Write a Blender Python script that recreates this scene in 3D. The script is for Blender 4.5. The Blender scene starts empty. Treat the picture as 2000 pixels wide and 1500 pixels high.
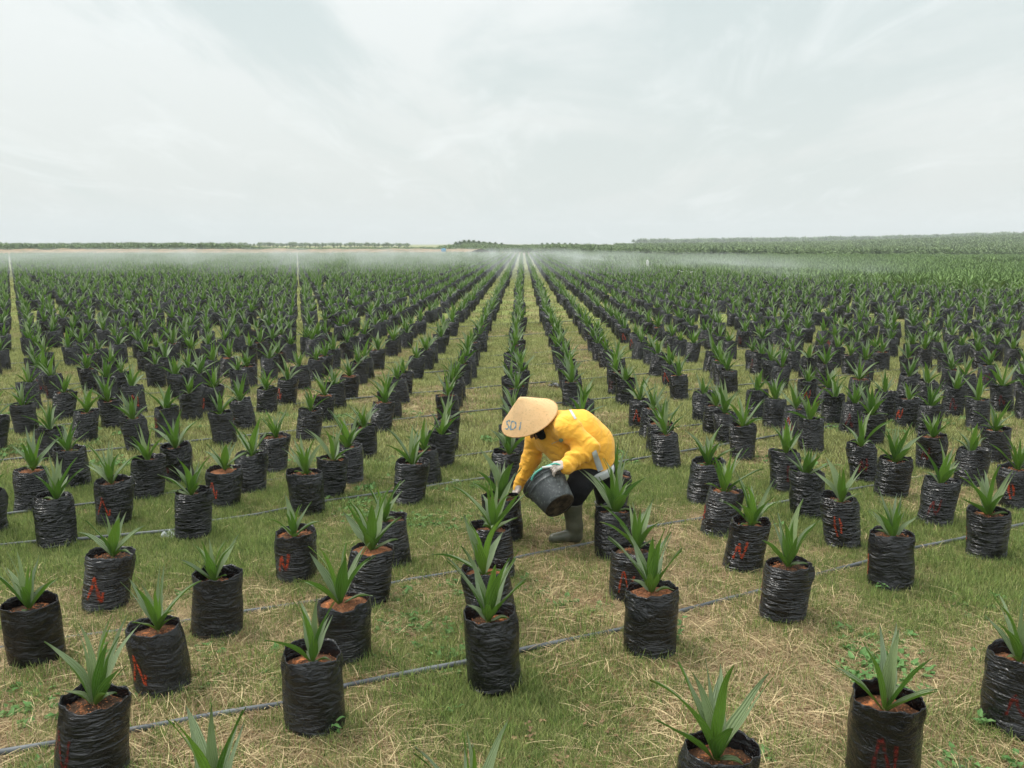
import bpy, bmesh, math, random
import numpy as np
from mathutils import Vector, Matrix, Euler, noise as mnoise
from mathutils.bvhtree import BVHTree

# ------------------------------------------------------------------ camera, sky, sun, exposure
SC = bpy.context.scene
COL = SC.collection
CAM_H = 2.34
FPX = 1715.0                      # focal length in pixels of a 2000 px wide picture
PITCH = math.atan((750 - 476) / FPX)
cam_data = bpy.data.cameras.new('camera')
cam_data.sensor_width = 36.0
cam_data.lens = FPX / 2000 * 36.0
cam_data.clip_end = 8000
cam_data.clip_start = 0.05
cam = bpy.data.objects.new('camera', cam_data)
cam.location = (0, 0, CAM_H)
cam.rotation_euler = (math.pi / 2 - PITCH, 0, 0)
COL.objects.link(cam)
SC.camera = cam

SUN_EL, SUN_AZ = math.radians(58), math.radians(-60)      # azimuth measured from +Y towards +X
world = bpy.data.worlds.new('World')
SC.world = world
world.use_nodes = True
wn, wl = world.node_tree.nodes, world.node_tree.links
wn.clear()
def W(t, **k):
    n = wn.new(t)
    for a, b in k.items():
        setattr(n, a, b)
    return n
sky = W('ShaderNodeTexSky', sky_type='NISHITA', sun_disc=False, sun_elevation=SUN_EL, sun_rotation=SUN_AZ, air_density=1.2, dust_density=3.0)
tc = W('ShaderNodeTexCoord')
sep = W('ShaderNodeSeparateXYZ')
wl.new(tc.outputs['Generated'], sep.inputs[0])
# project the view direction on a flat cloud ceiling so that streaks converge to the horizon
zc = W('ShaderNodeMath', operation='MAXIMUM'); zc.inputs[1].default_value = 0.0
wl.new(sep.outputs['Z'], zc.inputs[0])
za = W('ShaderNodeMath', operation='ADD'); za.inputs[1].default_value = 0.13
wl.new(zc.outputs[0], za.inputs[0])
dx = W('ShaderNodeMath', operation='DIVIDE'); dy = W('ShaderNodeMath', operation='DIVIDE')
wl.new(sep.outputs['X'], dx.inputs[0]); wl.new(za.outputs[0], dx.inputs[1])
wl.new(sep.outputs['Y'], dy.inputs[0]); wl.new(za.outputs[0], dy.inputs[1])
cmb = W('ShaderNodeCombineXYZ')
wl.new(dx.outputs[0], cmb.inputs[0]); wl.new(dy.outputs[0], cmb.inputs[1])
def cloud(scale, rot, stretch, lo, hi, seed, detail=6, rough=0.55, dist=0.4):
    mp = W('ShaderNodeMapping'); mp.inputs['Rotation'].default_value = (0, 0, math.radians(rot))
    mp.inputs['Scale'].default_value = (stretch[0], stretch[1], 1); mp.inputs['Location'].default_value = (seed, seed * .37, 0)
    wl.new(cmb.outputs[0], mp.inputs[0])
    n = W('ShaderNodeTexNoise'); n.inputs['Scale'].default_value = scale; n.inputs['Detail'].default_value = detail
    n.inputs['Roughness'].default_value = rough; n.inputs['Distortion'].default_value = dist
    wl.new(mp.outputs[0], n.inputs['Vector'])
    m = W('ShaderNodeMapRange', interpolation_type='SMOOTHSTEP'); m.inputs[1].default_value = lo; m.inputs[2].default_value = hi
    wl.new(n.outputs['Fac'], m.inputs[0])
    return m.outputs[0]
c1 = cloud(0.85, -50, (1.0, 0.34), 0.42, 0.58, 30.5, 7, .58, .7)
c2 = cloud(2.0, -40, (1.0, 0.4), 0.50, 0.72, 9.4, 7, 0.6, 0.9)
elev = W('ShaderNodeMapRange', interpolation_type='SMOOTHSTEP'); elev.inputs[1].default_value = 0.0; elev.inputs[2].default_value = 0.30
wl.new(sep.outputs['Z'], elev.inputs[0])
def mixc(f, a, b, blend='MIX'):
    m = W('ShaderNodeMix', data_type='RGBA', blend_type=blend)
    for sock, v in ((0, f), (6, a), (7, b)):
        if isinstance(v, (tuple, float, int)):
            m.inputs[sock].default_value = v
        else:
            wl.new(v, m.inputs[sock])
    return m.outputs[2]
base = mixc(elev.outputs[0], (4.75, 5.1, 4.95, 1), (4.5, 5.05, 5.0, 1))
lite = mixc(elev.outputs[0], (5.0, 5.25, 5.1, 1), (5.9, 6.15, 6.05, 1))
cl = mixc(c1, base, lite)
gate = W('ShaderNodeMath', operation='MULTIPLY'); wl.new(c2, gate.inputs[0]); gate.inputs[1].default_value = .45
cl2 = mixc(gate.outputs[0], cl, (6.5, 6.75, 6.7, 1))
zen = W('ShaderNodeMapRange'); zen.inputs[1].default_value = .38; zen.inputs[2].default_value = 1.0; zen.inputs[3].default_value = 1.0; zen.inputs[4].default_value = 3.1
wl.new(sep.outputs['Z'], zen.inputs[0])
zm = W('ShaderNodeVectorMath', operation='SCALE'); wl.new(cl2, zm.inputs[0]); wl.new(zen.outputs[0], zm.inputs['Scale']); cl2 = zm.outputs[0]
skymix = mixc(0.94, sky.outputs[0], cl2)
bg = W('ShaderNodeBackground'); bg.inputs['Strength'].default_value = 0.1
wl.new(skymix, bg.inputs['Color'])
wo = W('ShaderNodeOutputWorld'); wl.new(bg.outputs[0], wo.inputs[0])

sun_d = bpy.data.lights.new('sun', 'SUN')
sun_d.energy = 1.5
sun_d.angle = math.radians(16)
sun_d.color = (1.0, 0.96, 0.9)
sun = bpy.data.objects.new('sun', sun_d)
sd = Vector((math.sin(SUN_AZ) * math.cos(SUN_EL), math.cos(SUN_AZ) * math.cos(SUN_EL), math.sin(SUN_EL)))
sun.rotation_euler = sd.to_track_quat('Z', 'Y').to_euler()
COL.objects.link(sun)

SC.view_settings.view_transform = 'Standard'
SC.view_settings.look = 'None'
SC.view_settings.exposure = 0.66
SC.view_settings.gamma = 1.0
SC.view_settings.use_curve_mapping = False
SC.render.engine = 'CYCLES'
SC.cycles.max_bounces = 6
SC.cycles.transparent_max_bounces = 12
SC.cycles.volume_bounces = 0
SC.cycles.volume_step_rate = 2.0

rng = np.random.default_rng(7)
random.seed(7)

# ------------------------------------------------------------------ measuring helpers (photo pixel, 2000 x 1500 -> world)
CP, SP = math.cos(PITCH), math.sin(PITCH)
def ray(x, y):
    u, v = (x - 1000) / FPX, (750 - y) / FPX
    return Vector((u, CP + v * SP, -SP + v * CP))
def on_ground(x, y, z=0.0):
    d = ray(x, y); t = (CAM_H - z) / -d.z
    return Vector((d.x * t, d.y * t, z))
def at_depth(x, y, Y):
    d = ray(x, y); t = Y / d.y
    return Vector((d.x * t, Y, CAM_H + d.z * t))
def Z(zx, zy, Y):                        # measured in the enlarged detail of the worker
    return at_depth(900 + zx / 4.1675, 740 + zy / 4.1675, Y)
def to_px(p):
    x, y, z = p[0], p[1], p[2] - CAM_H
    dep = y * CP - z * SP
    return 1000 + FPX * x / dep, 750 - FPX * (y * SP + z * CP) / dep, dep

# ------------------------------------------------------------------ numpy value noise
_perm = np.random.default_rng(3).permutation(4096)
def _h(i, j, k):
    return _perm[(_perm[(_perm[i & 4095] + j) & 4095] + k) & 4095] / 4095.0
def vnoise(p):
    p = np.asarray(p, float); f = np.floor(p); t = p - f; t = t * t * (3 - 2 * t); f = f.astype(int)
    r = 0
    for a in (0, 1):
        for b in (0, 1):
            for c in (0, 1):
                w = (t[..., 0] if a else 1 - t[..., 0]) * (t[..., 1] if b else 1 - t[..., 1]) * (t[..., 2] if c else 1 - t[..., 2])
                r = r + w * _h(f[..., 0] + a, f[..., 1] + b, f[..., 2] + c)
    return r * 2 - 1
def fbm(p, o=3):
    p = np.asarray(p, float); s = 0; a = 1
    for i in range(o):
        s = s + a * vnoise(p * 2 ** i + 17.3 * i); a *= .5
    return s / 1.75
def sstep(x, a, b):
    t = np.clip((x - a) / (b - a), 0, 1); return t * t * (3 - 2 * t)

# ------------------------------------------------------------------ materials
def material(name, rough=0.6, spec=0.5):
    m = bpy.data.materials.new(name); m.use_nodes = True
    nt = m.node_tree; b = nt.nodes['Principled BSDF']
    b.inputs['Roughness'].default_value = rough
    b.inputs['Specular IOR Level'].default_value = spec
    return m, nt, b
def N(nt, t, **k):
    n = nt.nodes.new(t)
    for a, v in k.items():
        setattr(n, a, v)
    return n
def setin(nt, n, i, v):
    if hasattr(v, 'is_output') or isinstance(v, bpy.types.NodeSocket):
        nt.links.new(v, n.inputs[i])
    else:
        n.inputs[i].default_value = v
def c4(c):
    return (c[0], c[1], c[2], 1)
def mix(nt, f, a, b, blend='MIX'):
    m = N(nt, 'ShaderNodeMix', data_type='RGBA', blend_type=blend)
    for i, v in ((0, f), (6, a), (7, b)):
        if isinstance(v, tuple):
            v = c4(v)
        setin(nt, m, i, v)
    return m.outputs[2]
def noise(nt, scale, detail=4, rough=.55, stretch=None, coord='Object', dist=0, vec=None):
    n = N(nt, 'ShaderNodeTexNoise'); n.inputs['Scale'].default_value = scale
    n.inputs['Detail'].default_value = detail; n.inputs['Roughness'].default_value = rough; n.inputs['Distortion'].default_value = dist
    if vec is None:
        t = N(nt, 'ShaderNodeTexCoord'); vec = t.outputs[coord]
    if stretch:
        mp = N(nt, 'ShaderNodeMapping'); mp.inputs['Scale'].default_value = stretch
        nt.links.new(vec, mp.inputs[0]); vec = mp.outputs[0]
    nt.links.new(vec, n.inputs['Vector'])
    return n.outputs['Fac']
def rng_map(nt, v, a, b, lo=0., hi=1.):
    m = N(nt, 'ShaderNodeMapRange'); m.inputs[1].default_value = a; m.inputs[2].default_value = b
    m.inputs[3].default_value = lo; m.inputs[4].default_value = hi
    nt.links.new(v, m.inputs[0]); return m.outputs[0]
def math2(nt, op, a, b=None):
    m = N(nt, 'ShaderNodeMath', operation=op); setin(nt, m, 0, a)
    if b is not None: setin(nt, m, 1, b)
    return m.outputs[0]
def bump(nt, b, h, strength, dist=.01):
    n = N(nt, 'ShaderNodeBump'); n.inputs['Strength'].default_value = strength; n.inputs['Distance'].default_value = dist
    nt.links.new(h, n.inputs['Height']); nt.links.new(n.outputs[0], b.inputs['Normal'])
def obj_random(nt):
    return N(nt, 'ShaderNodeObjectInfo').outputs['Random']

def mat_bag():
    m, nt, b = material('black_polythene', .34, .5)
    rnd = obj_random(nt)
    dust = rng_map(nt, noise(nt, 5, 5, .7), .45, .75)
    speck = rng_map(nt, noise(nt, 75, 3, .6), .655, .74)
    t = N(nt, 'ShaderNodeTexCoord'); s = N(nt, 'ShaderNodeSeparateXYZ'); nt.links.new(t.outputs['Object'], s.inputs[0])
    low = rng_map(nt, s.outputs['Z'], .0, .15, .55, .04)
    base = mix(nt, rnd, (.004, .004, .005), (.011, .011, .013))
    dusty = math2(nt, 'MULTIPLY', dust, rng_map(nt, rnd, 0, 1, .12, .55))
    c = mix(nt, dusty, base, (.055, .057, .062))
    sp = math2(nt, 'MULTIPLY', speck, low)
    c = mix(nt, sp, c, (.30, .25, .18))
    nt.links.new(c, b.inputs['Base Color'])
    r = rng_map(nt, dusty, 0, .5, .20, .42); nt.links.new(r, b.inputs['Roughness'])
    w1 = noise(nt, 3.4, 2, .5, (1, 1, 10), dist=1.1)
    w1 = math2(nt, 'ABSOLUTE', math2(nt, 'SUBTRACT', w1, .5))
    w2 = noise(nt, 7, 4, .6, (1, 1, 2.2), dist=1.6)
    at_ = N(nt, 'ShaderNodeAttribute', attribute_name='tone')
    pm = math2(nt, 'MULTIPLY', rng_map(nt, noise(nt, 4, 2), .35, .6, .15, 1.3), at_.outputs['Fac'])
    bump(nt, b, math2(nt, 'ADD', math2(nt, 'MULTIPLY', math2(nt, 'MULTIPLY', w1, 2.2), pm), math2(nt, 'MULTIPLY', w2, .6)), 1.0, .036)
    return m
def mat_leaf():
    m, nt, b = material('palm_leaf', .5, .3)
    at = N(nt, 'ShaderNodeAttribute', attribute_name='tone')
    rnd = obj_random(nt)
    dark = mix(nt, at.outputs['Fac'], (.042, .115, .014), (.22, .38, .045))
    vary = mix(nt, rnd, dark, (.085, .18, .035)); vary = mix(nt, .4, dark, vary)
    under = mix(nt, at.outputs['Fac'], (.17, .22, .125), (.26, .33, .14))
    geo = N(nt, 'ShaderNodeNewGeometry')
    uvn = N(nt, 'ShaderNodeUVMap'); sp = N(nt, 'ShaderNodeSeparateXYZ'); nt.links.new(uvn.outputs[0], sp.inputs[0])
    rib = math2(nt, 'SINE', math2(nt, 'MULTIPLY', sp.outputs['X'], 44.0))
    ribc = rng_map(nt, rib, -1, 1, .0, .30)
    col = mix(nt, geo.outputs['Backfacing'], vary, under)
    col = mix(nt, ribc, col, mix(nt, geo.outputs['Backfacing'], (.10, .22, .05), (.30, .37, .24)))
    brown = rng_map(nt, noise(nt, 14, 3), .56, .68)
    tip = rng_map(nt, sp.outputs['Y'], .86, 1.0)
    col = mix(nt, math2(nt, 'MULTIPLY', math2(nt, 'MULTIPLY', brown, tip), .8), col, (.28, .17, .06))
    nt.links.new(col, b.inputs['Base Color'])
    bump(nt, b, rib, .6, .004)
    tr = N(nt, 'ShaderNodeBsdfTranslucent'); nt.links.new(mix(nt, .5, col, (.12, .28, .02)), tr.inputs[0])
    ms = N(nt, 'ShaderNodeMixShader'); ms.inputs[0].default_value = .18
    nt.links.new(b.outputs[0], ms.inputs[1]); nt.links.new(tr.outputs[0], ms.inputs[2])
    nt.links.new(ms.outputs[0], nt.nodes['Material Output'].inputs[0])
    return m
def mat_simple(name, c1, c2=None, scale=8, rough=.7, spec=.4, bs=0, bscale=30, stretch=None, lo=.35, hi=.65):
    m, nt, b = material(name, rough, spec)
    if c2 is None:
        b.inputs['Base Color'].default_value = c4(c1)
    else:
        nt.links.new(mix(nt, rng_map(nt, noise(nt, scale, 5, .6, stretch), lo, hi), c1, c2), b.inputs['Base Color'])
    if bs:
        bump(nt, b, noise(nt, bscale, 4, .6), bs, .01)
    return m
def mat_soil():
    m, nt, b = material('soil', .95, .1)
    rnd = obj_random(nt)
    a = mix(nt, rng_map(nt, noise(nt, 22, 4, .7), .4, .6), (.13, .055, .028), (.25, .115, .06))
    d = mix(nt, rng_map(nt, noise(nt, 22, 4, .7), .4, .6), (.03, .02, .014), (.075, .045, .028))
    c = mix(nt, rng_map(nt, rnd, .05, .5), a, d)
    c = mix(nt, rng_map(nt, noise(nt, 90, 2, .5), .62, .7), c, (.50, .19, .08))
    c = mix(nt, math2(nt, 'MULTIPLY', rng_map(nt, noise(nt, 7, 2), .58, .64), rng_map(nt, noise(nt, 50, 3), .35, .55)), c, (.55, .20, .075))
    nt.links.new(c, b.inputs['Base Color'])
    bump(nt, b, noise(nt, 60, 4, .7), .9, .012)
    return m
def mat_blade(name, a, b_, transl=.25):
    m, nt, b = material(name, .65, .25)
    at = N(nt, 'ShaderNodeAttribute', attribute_name='tone')
    c = mix(nt, math2(nt, 'ADD', math2(nt, 'MULTIPLY', at.outputs['Fac'], .7), math2(nt, 'MULTIPLY', obj_random(nt), .3)), a, b_)
    nt.links.new(c, b.inputs['Base Color'])
    tr = N(nt, 'ShaderNodeBsdfTranslucent'); nt.links.new(c, tr.inputs[0])
    ms = N(nt, 'ShaderNodeMixShader'); ms.inputs[0].default_value = transl
    nt.links.new(b.outputs[0], ms.inputs[1]); nt.links.new(tr.outputs[0], ms.inputs[2])
    nt.links.new(ms.outputs[0], nt.nodes['Material Output'].inputs[0])
    return m
def mat_mark(name, col):
    m, nt, b = material(name, .6, .3)
    nt.links.new(mix(nt, noise(nt, 20, 3), (col[0] * .6, col[1] * .5, col[2] * .5), col), b.inputs['Base Color'])
    a = rng_map(nt, noise(nt, 20, 5, .75, (1, 1, 5)), .39, .58, .03, .9)
    uvn = N(nt, 'ShaderNodeUVMap'); sp = N(nt, 'ShaderNodeSeparateXYZ'); nt.links.new(uvn.outputs[0], sp.inputs[0])
    edge = rng_map(nt, math2(nt, 'ABSOLUTE', math2(nt, 'SUBTRACT', sp.outputs['X'], .5)), .22, .5, 1, .0)
    nt.links.new(math2(nt, 'MULTIPLY', a, edge), b.inputs['Alpha'])
    return m
M = dict(
    bag=mat_bag(), leaf=mat_leaf(), soil=mat_soil(),
    sheath=mat_simple('leaf_sheath', (.14, .16, .05), (.28, .17, .09), 40, .6),
    granule=mat_simple('soil_crumb', (.42, .16, .07), (.2, .09, .05), 60, .9, .1),
    hose=mat_simple('grey_hose', (.035, .04, .045), (.13, .14, .145), 3, .55, .5, .3, 20),
    mark=mat_mark('orange_spray_paint', (.58, .08, .025)), mark2=mat_mark('dull_red_spray_paint', (.17, .018, .012)),
    tag=mat_simple('white_tag', (.6, .6, .58), (.35, .35, .33), 60, .7),
    green=mat_blade('green_grass_blade', (.04, .07, .014), (.50, .51, .19)),
    green2=mat_blade('fresh_grass_blade', (.03, .075, .014), (.33, .42, .11)),
    straw=mat_blade('straw_blade', (.12, .07, .035), (.76, .60, .34)),
    straw2=mat_blade('brown_straw_blade', (.09, .045, .022), (.40, .24, .12)),
    weed=mat_blade('weed_leaf', (.10, .22, .06), (.17, .30, .10)),
)

# ------------------------------------------------------------------ object helpers
def mesh_obj(name, verts, faces, mats, parent=None, smooth=True, uvs=None, tone=None, midx=None, link=True):
    me = bpy.data.meshes.new(name)
    me.from_pydata([tuple(v) for v in verts], [], [tuple(f) for f in faces])
    for m in (mats if isinstance(mats, (list, tuple)) else [mats]):
        me.materials.append(m)
    if midx is not None:
        me.polygons.foreach_set('material_index', np.asarray(midx, np.int32))
    if uvs is not None:
        l = me.uv_layers.new(name='UVMap')
        vi = np.zeros(len(me.loops), np.int32); me.loops.foreach_get('vertex_index', vi)
        l.data.foreach_set('uv', np.asarray(uvs, np.float32)[vi].ravel())
    if tone is not None:
        a = me.attributes.new('tone', 'FLOAT', 'POINT'); a.data.foreach_set('value', np.asarray(tone, np.float32))
    if smooth:
        me.polygons.foreach_set('use_smooth', np.ones(len(me.polygons), bool))
    me.update()
    o = bpy.data.objects.new(name, me)
    if link: COL.objects.link(o)
    if parent is not None: o.parent = parent
    return o
def tag(o, label=None, cat=None, group=None, kind=None):
    if label: o['label'] = label
    if cat: o['category'] = cat
    if group: o['group'] = group
    if kind: o['kind'] = kind
    return o
def empty(name, loc, rot=(0, 0, 0)):
    o = bpy.data.objects.new(name, None); o.empty_display_size = .1
    o.location = loc; o.rotation_euler = rot; COL.objects.link(o); return o

class G:
    """collects verts/faces with uv, tone and material index"""
    def __init__(s): s.v = []; s.f = []; s.uv = []; s.t = []; s.m = []
    def grid(s, P, uv=None, tone=0., mi=0, close=False):
        n, k = len(P), len(P[0]); b = len(s.v)
        for i in range(n):
            for j in range(k):
                s.v.append(tuple(P[i][j])); s.t.append(tone)
                s.uv.append(uv[i][j] if uv is not None else (j / max(1, k - 1), i / max(1, n - 1)))
        for i in range(n - 1):
            for j in range(k if close else k - 1):
                j2 = (j + 1) % k
                s.f.append((b + i * k + j, b + i * k + j2, b + (i + 1) * k + j2, b + (i + 1) * k + j)); s.m.append(mi)
    def poly(s, pts, tone=0., mi=0):
        b = len(s.v)
        for p in pts: s.v.append(tuple(p)); s.t.append(tone); s.uv.append((.5, .5))
        s.f.append(tuple(range(b, b + len(pts)))); s.m.append(mi)
    def tube(s, path, r, n=8, mi=0, caps=True, tone=0.):
        path = [Vector(p) for p in path]; rings = []
        for i, p in enumerate(path):
            t = (path[min(i + 1, len(path) - 1)] - path[max(i - 1, 0)]).normalized()
            a = t.orthogonal().normalized() if i == 0 else (a - t * a.dot(t)).normalized()
            c = t.cross(a); rr = r[i] if isinstance(r, (list, tuple)) else r
            rings.append([p + (a * math.cos(q) + c * math.sin(q)) * rr for q in np.arange(n) * 2 * math.pi / n])
        s.grid(rings, mi=mi, close=True, tone=tone)
        if caps:
            s.poly(rings[0][::-1], mi=mi, tone=tone); s.poly(rings[-1], mi=mi, tone=tone)
    def build(s, name, mats, parent=None, smooth=True, link=True):
        return mesh_obj(name, s.v, s.f, mats, parent, smooth, s.uv, s.t, s.m, link)

# ------------------------------------------------------------------ ground
def boundary_s(x, y):
    """signed distance right/beyond the oblique edge of the bag field"""
    return (x - np.interp(y, [20, 30, 38, 46, 65, 90, 130, 190], [36, 27, 22.6, 18.4, 13.2, 10.2, 8, 7])) * .9
def ground_h(x, y):
    x = np.asarray(x, float); y = np.asarray(y, float)
    d = np.hypot(x, y); u = 1000 + FPX * x / np.maximum(y, .3 * d + .01)
    zt = np.interp(u, [-500, 500, 860, 930, 1010, 1200, 1400, 1600, 1800, 2000, 2600], [.3, .3, 0, 2.8, .6, .0, 1.0, 2.2, 4.2, 6.8, 9.])
    far = sstep(d, 210, 700) * zt * (y > 0)
    bump_ = np.interp(u, [865, 895, 925, 950, 985, 1015, 1050, 1090, 1130, 1190], [0, 1.7, 2.5, 2.0, 1.2, .7, 1.2, 1.35, .8, 0]) * np.exp(-((y - 365) / 45.) ** 2) * (y > 0)
    far = np.maximum(far, bump_)
    s = boundary_s(x, y)
    dip = -.45 * sstep(s, 1, 25) * (1 - sstep(d, 150, 320)) * (y > 0)
    near = .012 * vnoise(np.stack([x * .9, y * .9, x * 0], -1)) * (1 - sstep(d, 25, 40))
    return far + dip + near
rr = [0.0] + list(np.geomspace(.6, 45, 90)) + list(np.geomspace(48, 4500, 70))
na = 640
gv, gf = [(0, 0, 0)], []
for r in rr[1:]:
    for k in range(na):
        a = 2 * math.pi * k / na; gv.append((r * math.sin(a), r * math.cos(a), 0))
gv = np.array(gv); gv[:, 2] = ground_h(gv[:, 0], gv[:, 1])
for k in range(na): gf.append((0, 1 + (k + 1) % na, 1 + k))
for i in range(len(rr) - 2):
    b = 1 + i * na
    for k in range(na): k2 = (k + 1) % na; gf.append((b + k, b + k2, b + na + k2, b + na + k))
m, nt, b = material('meadow_ground', .95, .1)
n1 = rng_map(nt, noise(nt, .55, 5, .62), .44, .58)
n2 = rng_map(nt, noise(nt, 6, 5, .7), .35, .65)
n3 = rng_map(nt, noise(nt, 45, 4, .75), .3, .7)
n4 = rng_map(nt, noise(nt, 2.3, 4, .6, dist=1), .62, .72)
near_ = rng_map(nt, N(nt, 'ShaderNodeNewGeometry').outputs['Position'], 0, 1) if 0 else None
gcol = mix(nt, n2, (.15, .19, .05), (.38, .42, .14))
scol = mix(nt, n3, (.12, .075, .035), (.42, .33, .17))
col = mix(nt, math2(nt, 'MULTIPLY', n1, .75), gcol, scol)
col = mix(nt, math2(nt, 'MULTIPLY', n3, .4), col, (.07, .085, .025))
col = mix(nt, math2(nt, 'MULTIPLY', n4, .6), col, (.17, .085, .045))
thatch = mix(nt, n3, (.045, .032, .016), (.16, .12, .055)); thatch = mix(nt, math2(nt, 'MULTIPLY', n2, .5), thatch, (.07, .09, .025))
ps = N(nt, 'ShaderNodeSeparateXYZ'); nt.links.new(N(nt, 'ShaderNodeTexCoord').outputs['Object'], ps.inputs[0])
col = mix(nt, rng_map(nt, math2(nt, 'ADD', ps.outputs['Y'], math2(nt, 'MULTIPLY', n1, 4.0)), 9, 24), thatch, col)
nt.links.new(col, b.inputs['Base Color'])
bump(nt, b, noise(nt, 60, 4, .8), .8, .03)
ground = mesh_obj('ground', gv, gf, m); tag(ground, kind='structure')

# ------------------------------------------------------------------ scatter through geometry nodes (stuff only)
def scatter(name, pts, protos, rot=None, scale=None, idx=None):
    n = len(pts)
    me = bpy.data.meshes.new(name); me.vertices.add(n)
    me.vertices.foreach_set('co', np.asarray(pts, np.float32).ravel())
    if rot is None:
        rot = np.zeros((n, 3)); rot[:, 2] = rng.uniform(0, 2 * math.pi, n)
    if scale is None: scale = np.ones(n)
    if idx is None: idx = rng.integers(0, len(protos), n)
    me.attributes.new('rot', 'FLOAT_VECTOR', 'POINT').data.foreach_set('vector', np.asarray(rot, np.float32).ravel())
    me.attributes.new('scl', 'FLOAT', 'POINT').data.foreach_set('value', np.asarray(scale, np.float32))
    me.attributes.new('pick', 'INT', 'POINT').data.foreach_set('value', np.asarray(idx, np.int32))
    o = bpy.data.objects.new(name, me); COL.objects.link(o)
    c = bpy.data.collections.new(name + '_kinds')
    for q in protos: c.objects.link(q)
    ng = bpy.data.node_groups.new(name, 'GeometryNodeTree')
    ng.interface.new_socket('Geometry', in_out='INPUT', socket_type='NodeSocketGeometry')
    ng.interface.new_socket('Geometry', in_out='OUTPUT', socket_type='NodeSocketGeometry')
    gi, go = ng.nodes.new('NodeGroupInput'), ng.nodes.new('NodeGroupOutput')
    ip = ng.nodes.new('GeometryNodeInstanceOnPoints'); ci = ng.nodes.new('GeometryNodeCollectionInfo')
    ci.inputs['Collection'].default_value = c; ci.inputs['Separate Children'].default_value = True; ci.inputs['Reset Children'].default_value = True
    ip.inputs['Pick Instance'].default_value = True
    L = ng.links.new
    def attr(nm, ty):
        a = ng.nodes.new('GeometryNodeInputNamedAttribute'); a.data_type = ty; a.inputs['Name'].default_value = nm
        return a.outputs['Attribute']
    L(gi.outputs[0], ip.inputs['Points']); L(ci.outputs[0], ip.inputs['Instance'])
    L(attr('pick', 'INT'), ip.inputs['Instance Index']); L(attr('rot', 'FLOAT_VECTOR'), ip.inputs['Rotation']); L(attr('scl', 'FLOAT'), ip.inputs['Scale'])
    L(ip.outputs[0], go.inputs[0])
    o.modifiers.new('scatter', 'NODES').node_group = ng
    tag(o, kind='stuff')
    return o

# ------------------------------------------------------------------ seedling: bag, soil, foliage
BR, BH = .144, .385
WRK = (.1, .9, .25, 1.1, .0, .7, 1.2, .15, .8, .35, 1.0, .1, .6, 1.2)
def bag_r(seed, th, z):
    """outer radius and height of the bag surface, th and z arrays"""
    z = np.asarray(z, float); th = np.asarray(th, float)
    c, s = np.cos(th), np.sin(th); t = z / BH
    low = .011 * vnoise(np.stack([c * 1.5 + seed * 7.1, s * 1.5, z * 7 + seed], -1))
    patch_ = sstep(vnoise(np.stack([c * 1.7 + seed * 2, s * 1.7, z * 8], -1)), -.5, .5)
    wr = np.abs(vnoise(np.stack([c * 2.2 + seed, s * 2.2 + z * 4, z * 62 + seed * 3], -1)))
    wr2 = np.abs(vnoise(np.stack([c * 5 + seed, s * 5, z * 24 + th * 1.0], -1)))
    mask = sstep(1 - t, .12, .35)
    fold = vnoise(np.stack([c * 3.4 + seed * 3, s * 3.4, z * 9], -1)) * .014 * sstep(t, .6, .95)
    fold2 = .006 * vnoise(np.stack([c * 9 + seed, s * 9 + z * 5, z * 16], -1)) * sstep(t, .55, .85)
    wk = WRK[seed % len(WRK)]; el = 1 + .028 * np.cos(2 * th + seed * 1.9) + .012 * np.cos(3 * th + seed) + .03 * (t - .5) * math.sin(seed * 2.3)
    wr = wr * wk * (.5 + .9 * sstep(1 - t, .2, .7)); wr2 = wr2 * (.35 + .65 * wk)
    r = BR * el * (1.0 + .02 * np.sin(t * math.pi) - .03 * sstep(t, .8, 1)) + low - mask * patch_ * (.0065 * wr) - .004 * wr2 + fold + fold2
    r = r * (1 - .16 * (1 - sstep(t, 0, .045)))
    return r
def bag_surface(seed, th, z, off=0.0, lean=(0, 0)):
    r = bag_r(seed, th, z) + off
    return np.stack([r * np.cos(th) + lean[0] * z, r * np.sin(th) + lean[1] * z, z + 0 * th], -1)
def bag_lean(seed):
    q = np.random.default_rng(seed + 50); return q.uniform(-.13, .13, 2)
def make_bag_geo(g, seed, nt_=56, nz=40, mi=0):
    lean = bag_lean(seed)
    th = np.arange(nt_) * 2 * math.pi / nt_
    rim = .016 * vnoise(np.stack([np.cos(th) * 1.6 + seed * 5, np.sin(th) * 1.6, th * 0 + seed], -1)) + .007 * vnoise(np.stack([np.cos(th) * 6 + seed * 5, np.sin(th) * 6, th * 0 + seed], -1))
    rows = []
    for k in range(nz + 1):
        t = k / nz; z = BH * t + rim * sstep(t, .7, 1)
        rows.append(bag_surface(seed, th, z, 0, lean))
    top = BH + rim
    for dz, do in ((.001, -.0016), (-.01, -.004), (-.05, -.008), (-.075, -.010)):
        rows.append(bag_surface(seed, th, np.minimum(top + min(dz, 0), BH + .02), do, lean) + np.array([0, 0, max(dz, 0)]))
    rows.insert(0, rows[0] * np.array([.5, .5, 1]) + np.array([0, 0, .0]))
    g.grid(rows, mi=mi, close=True, tone=.08 + .72 * WRK[seed % len(WRK)])
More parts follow.
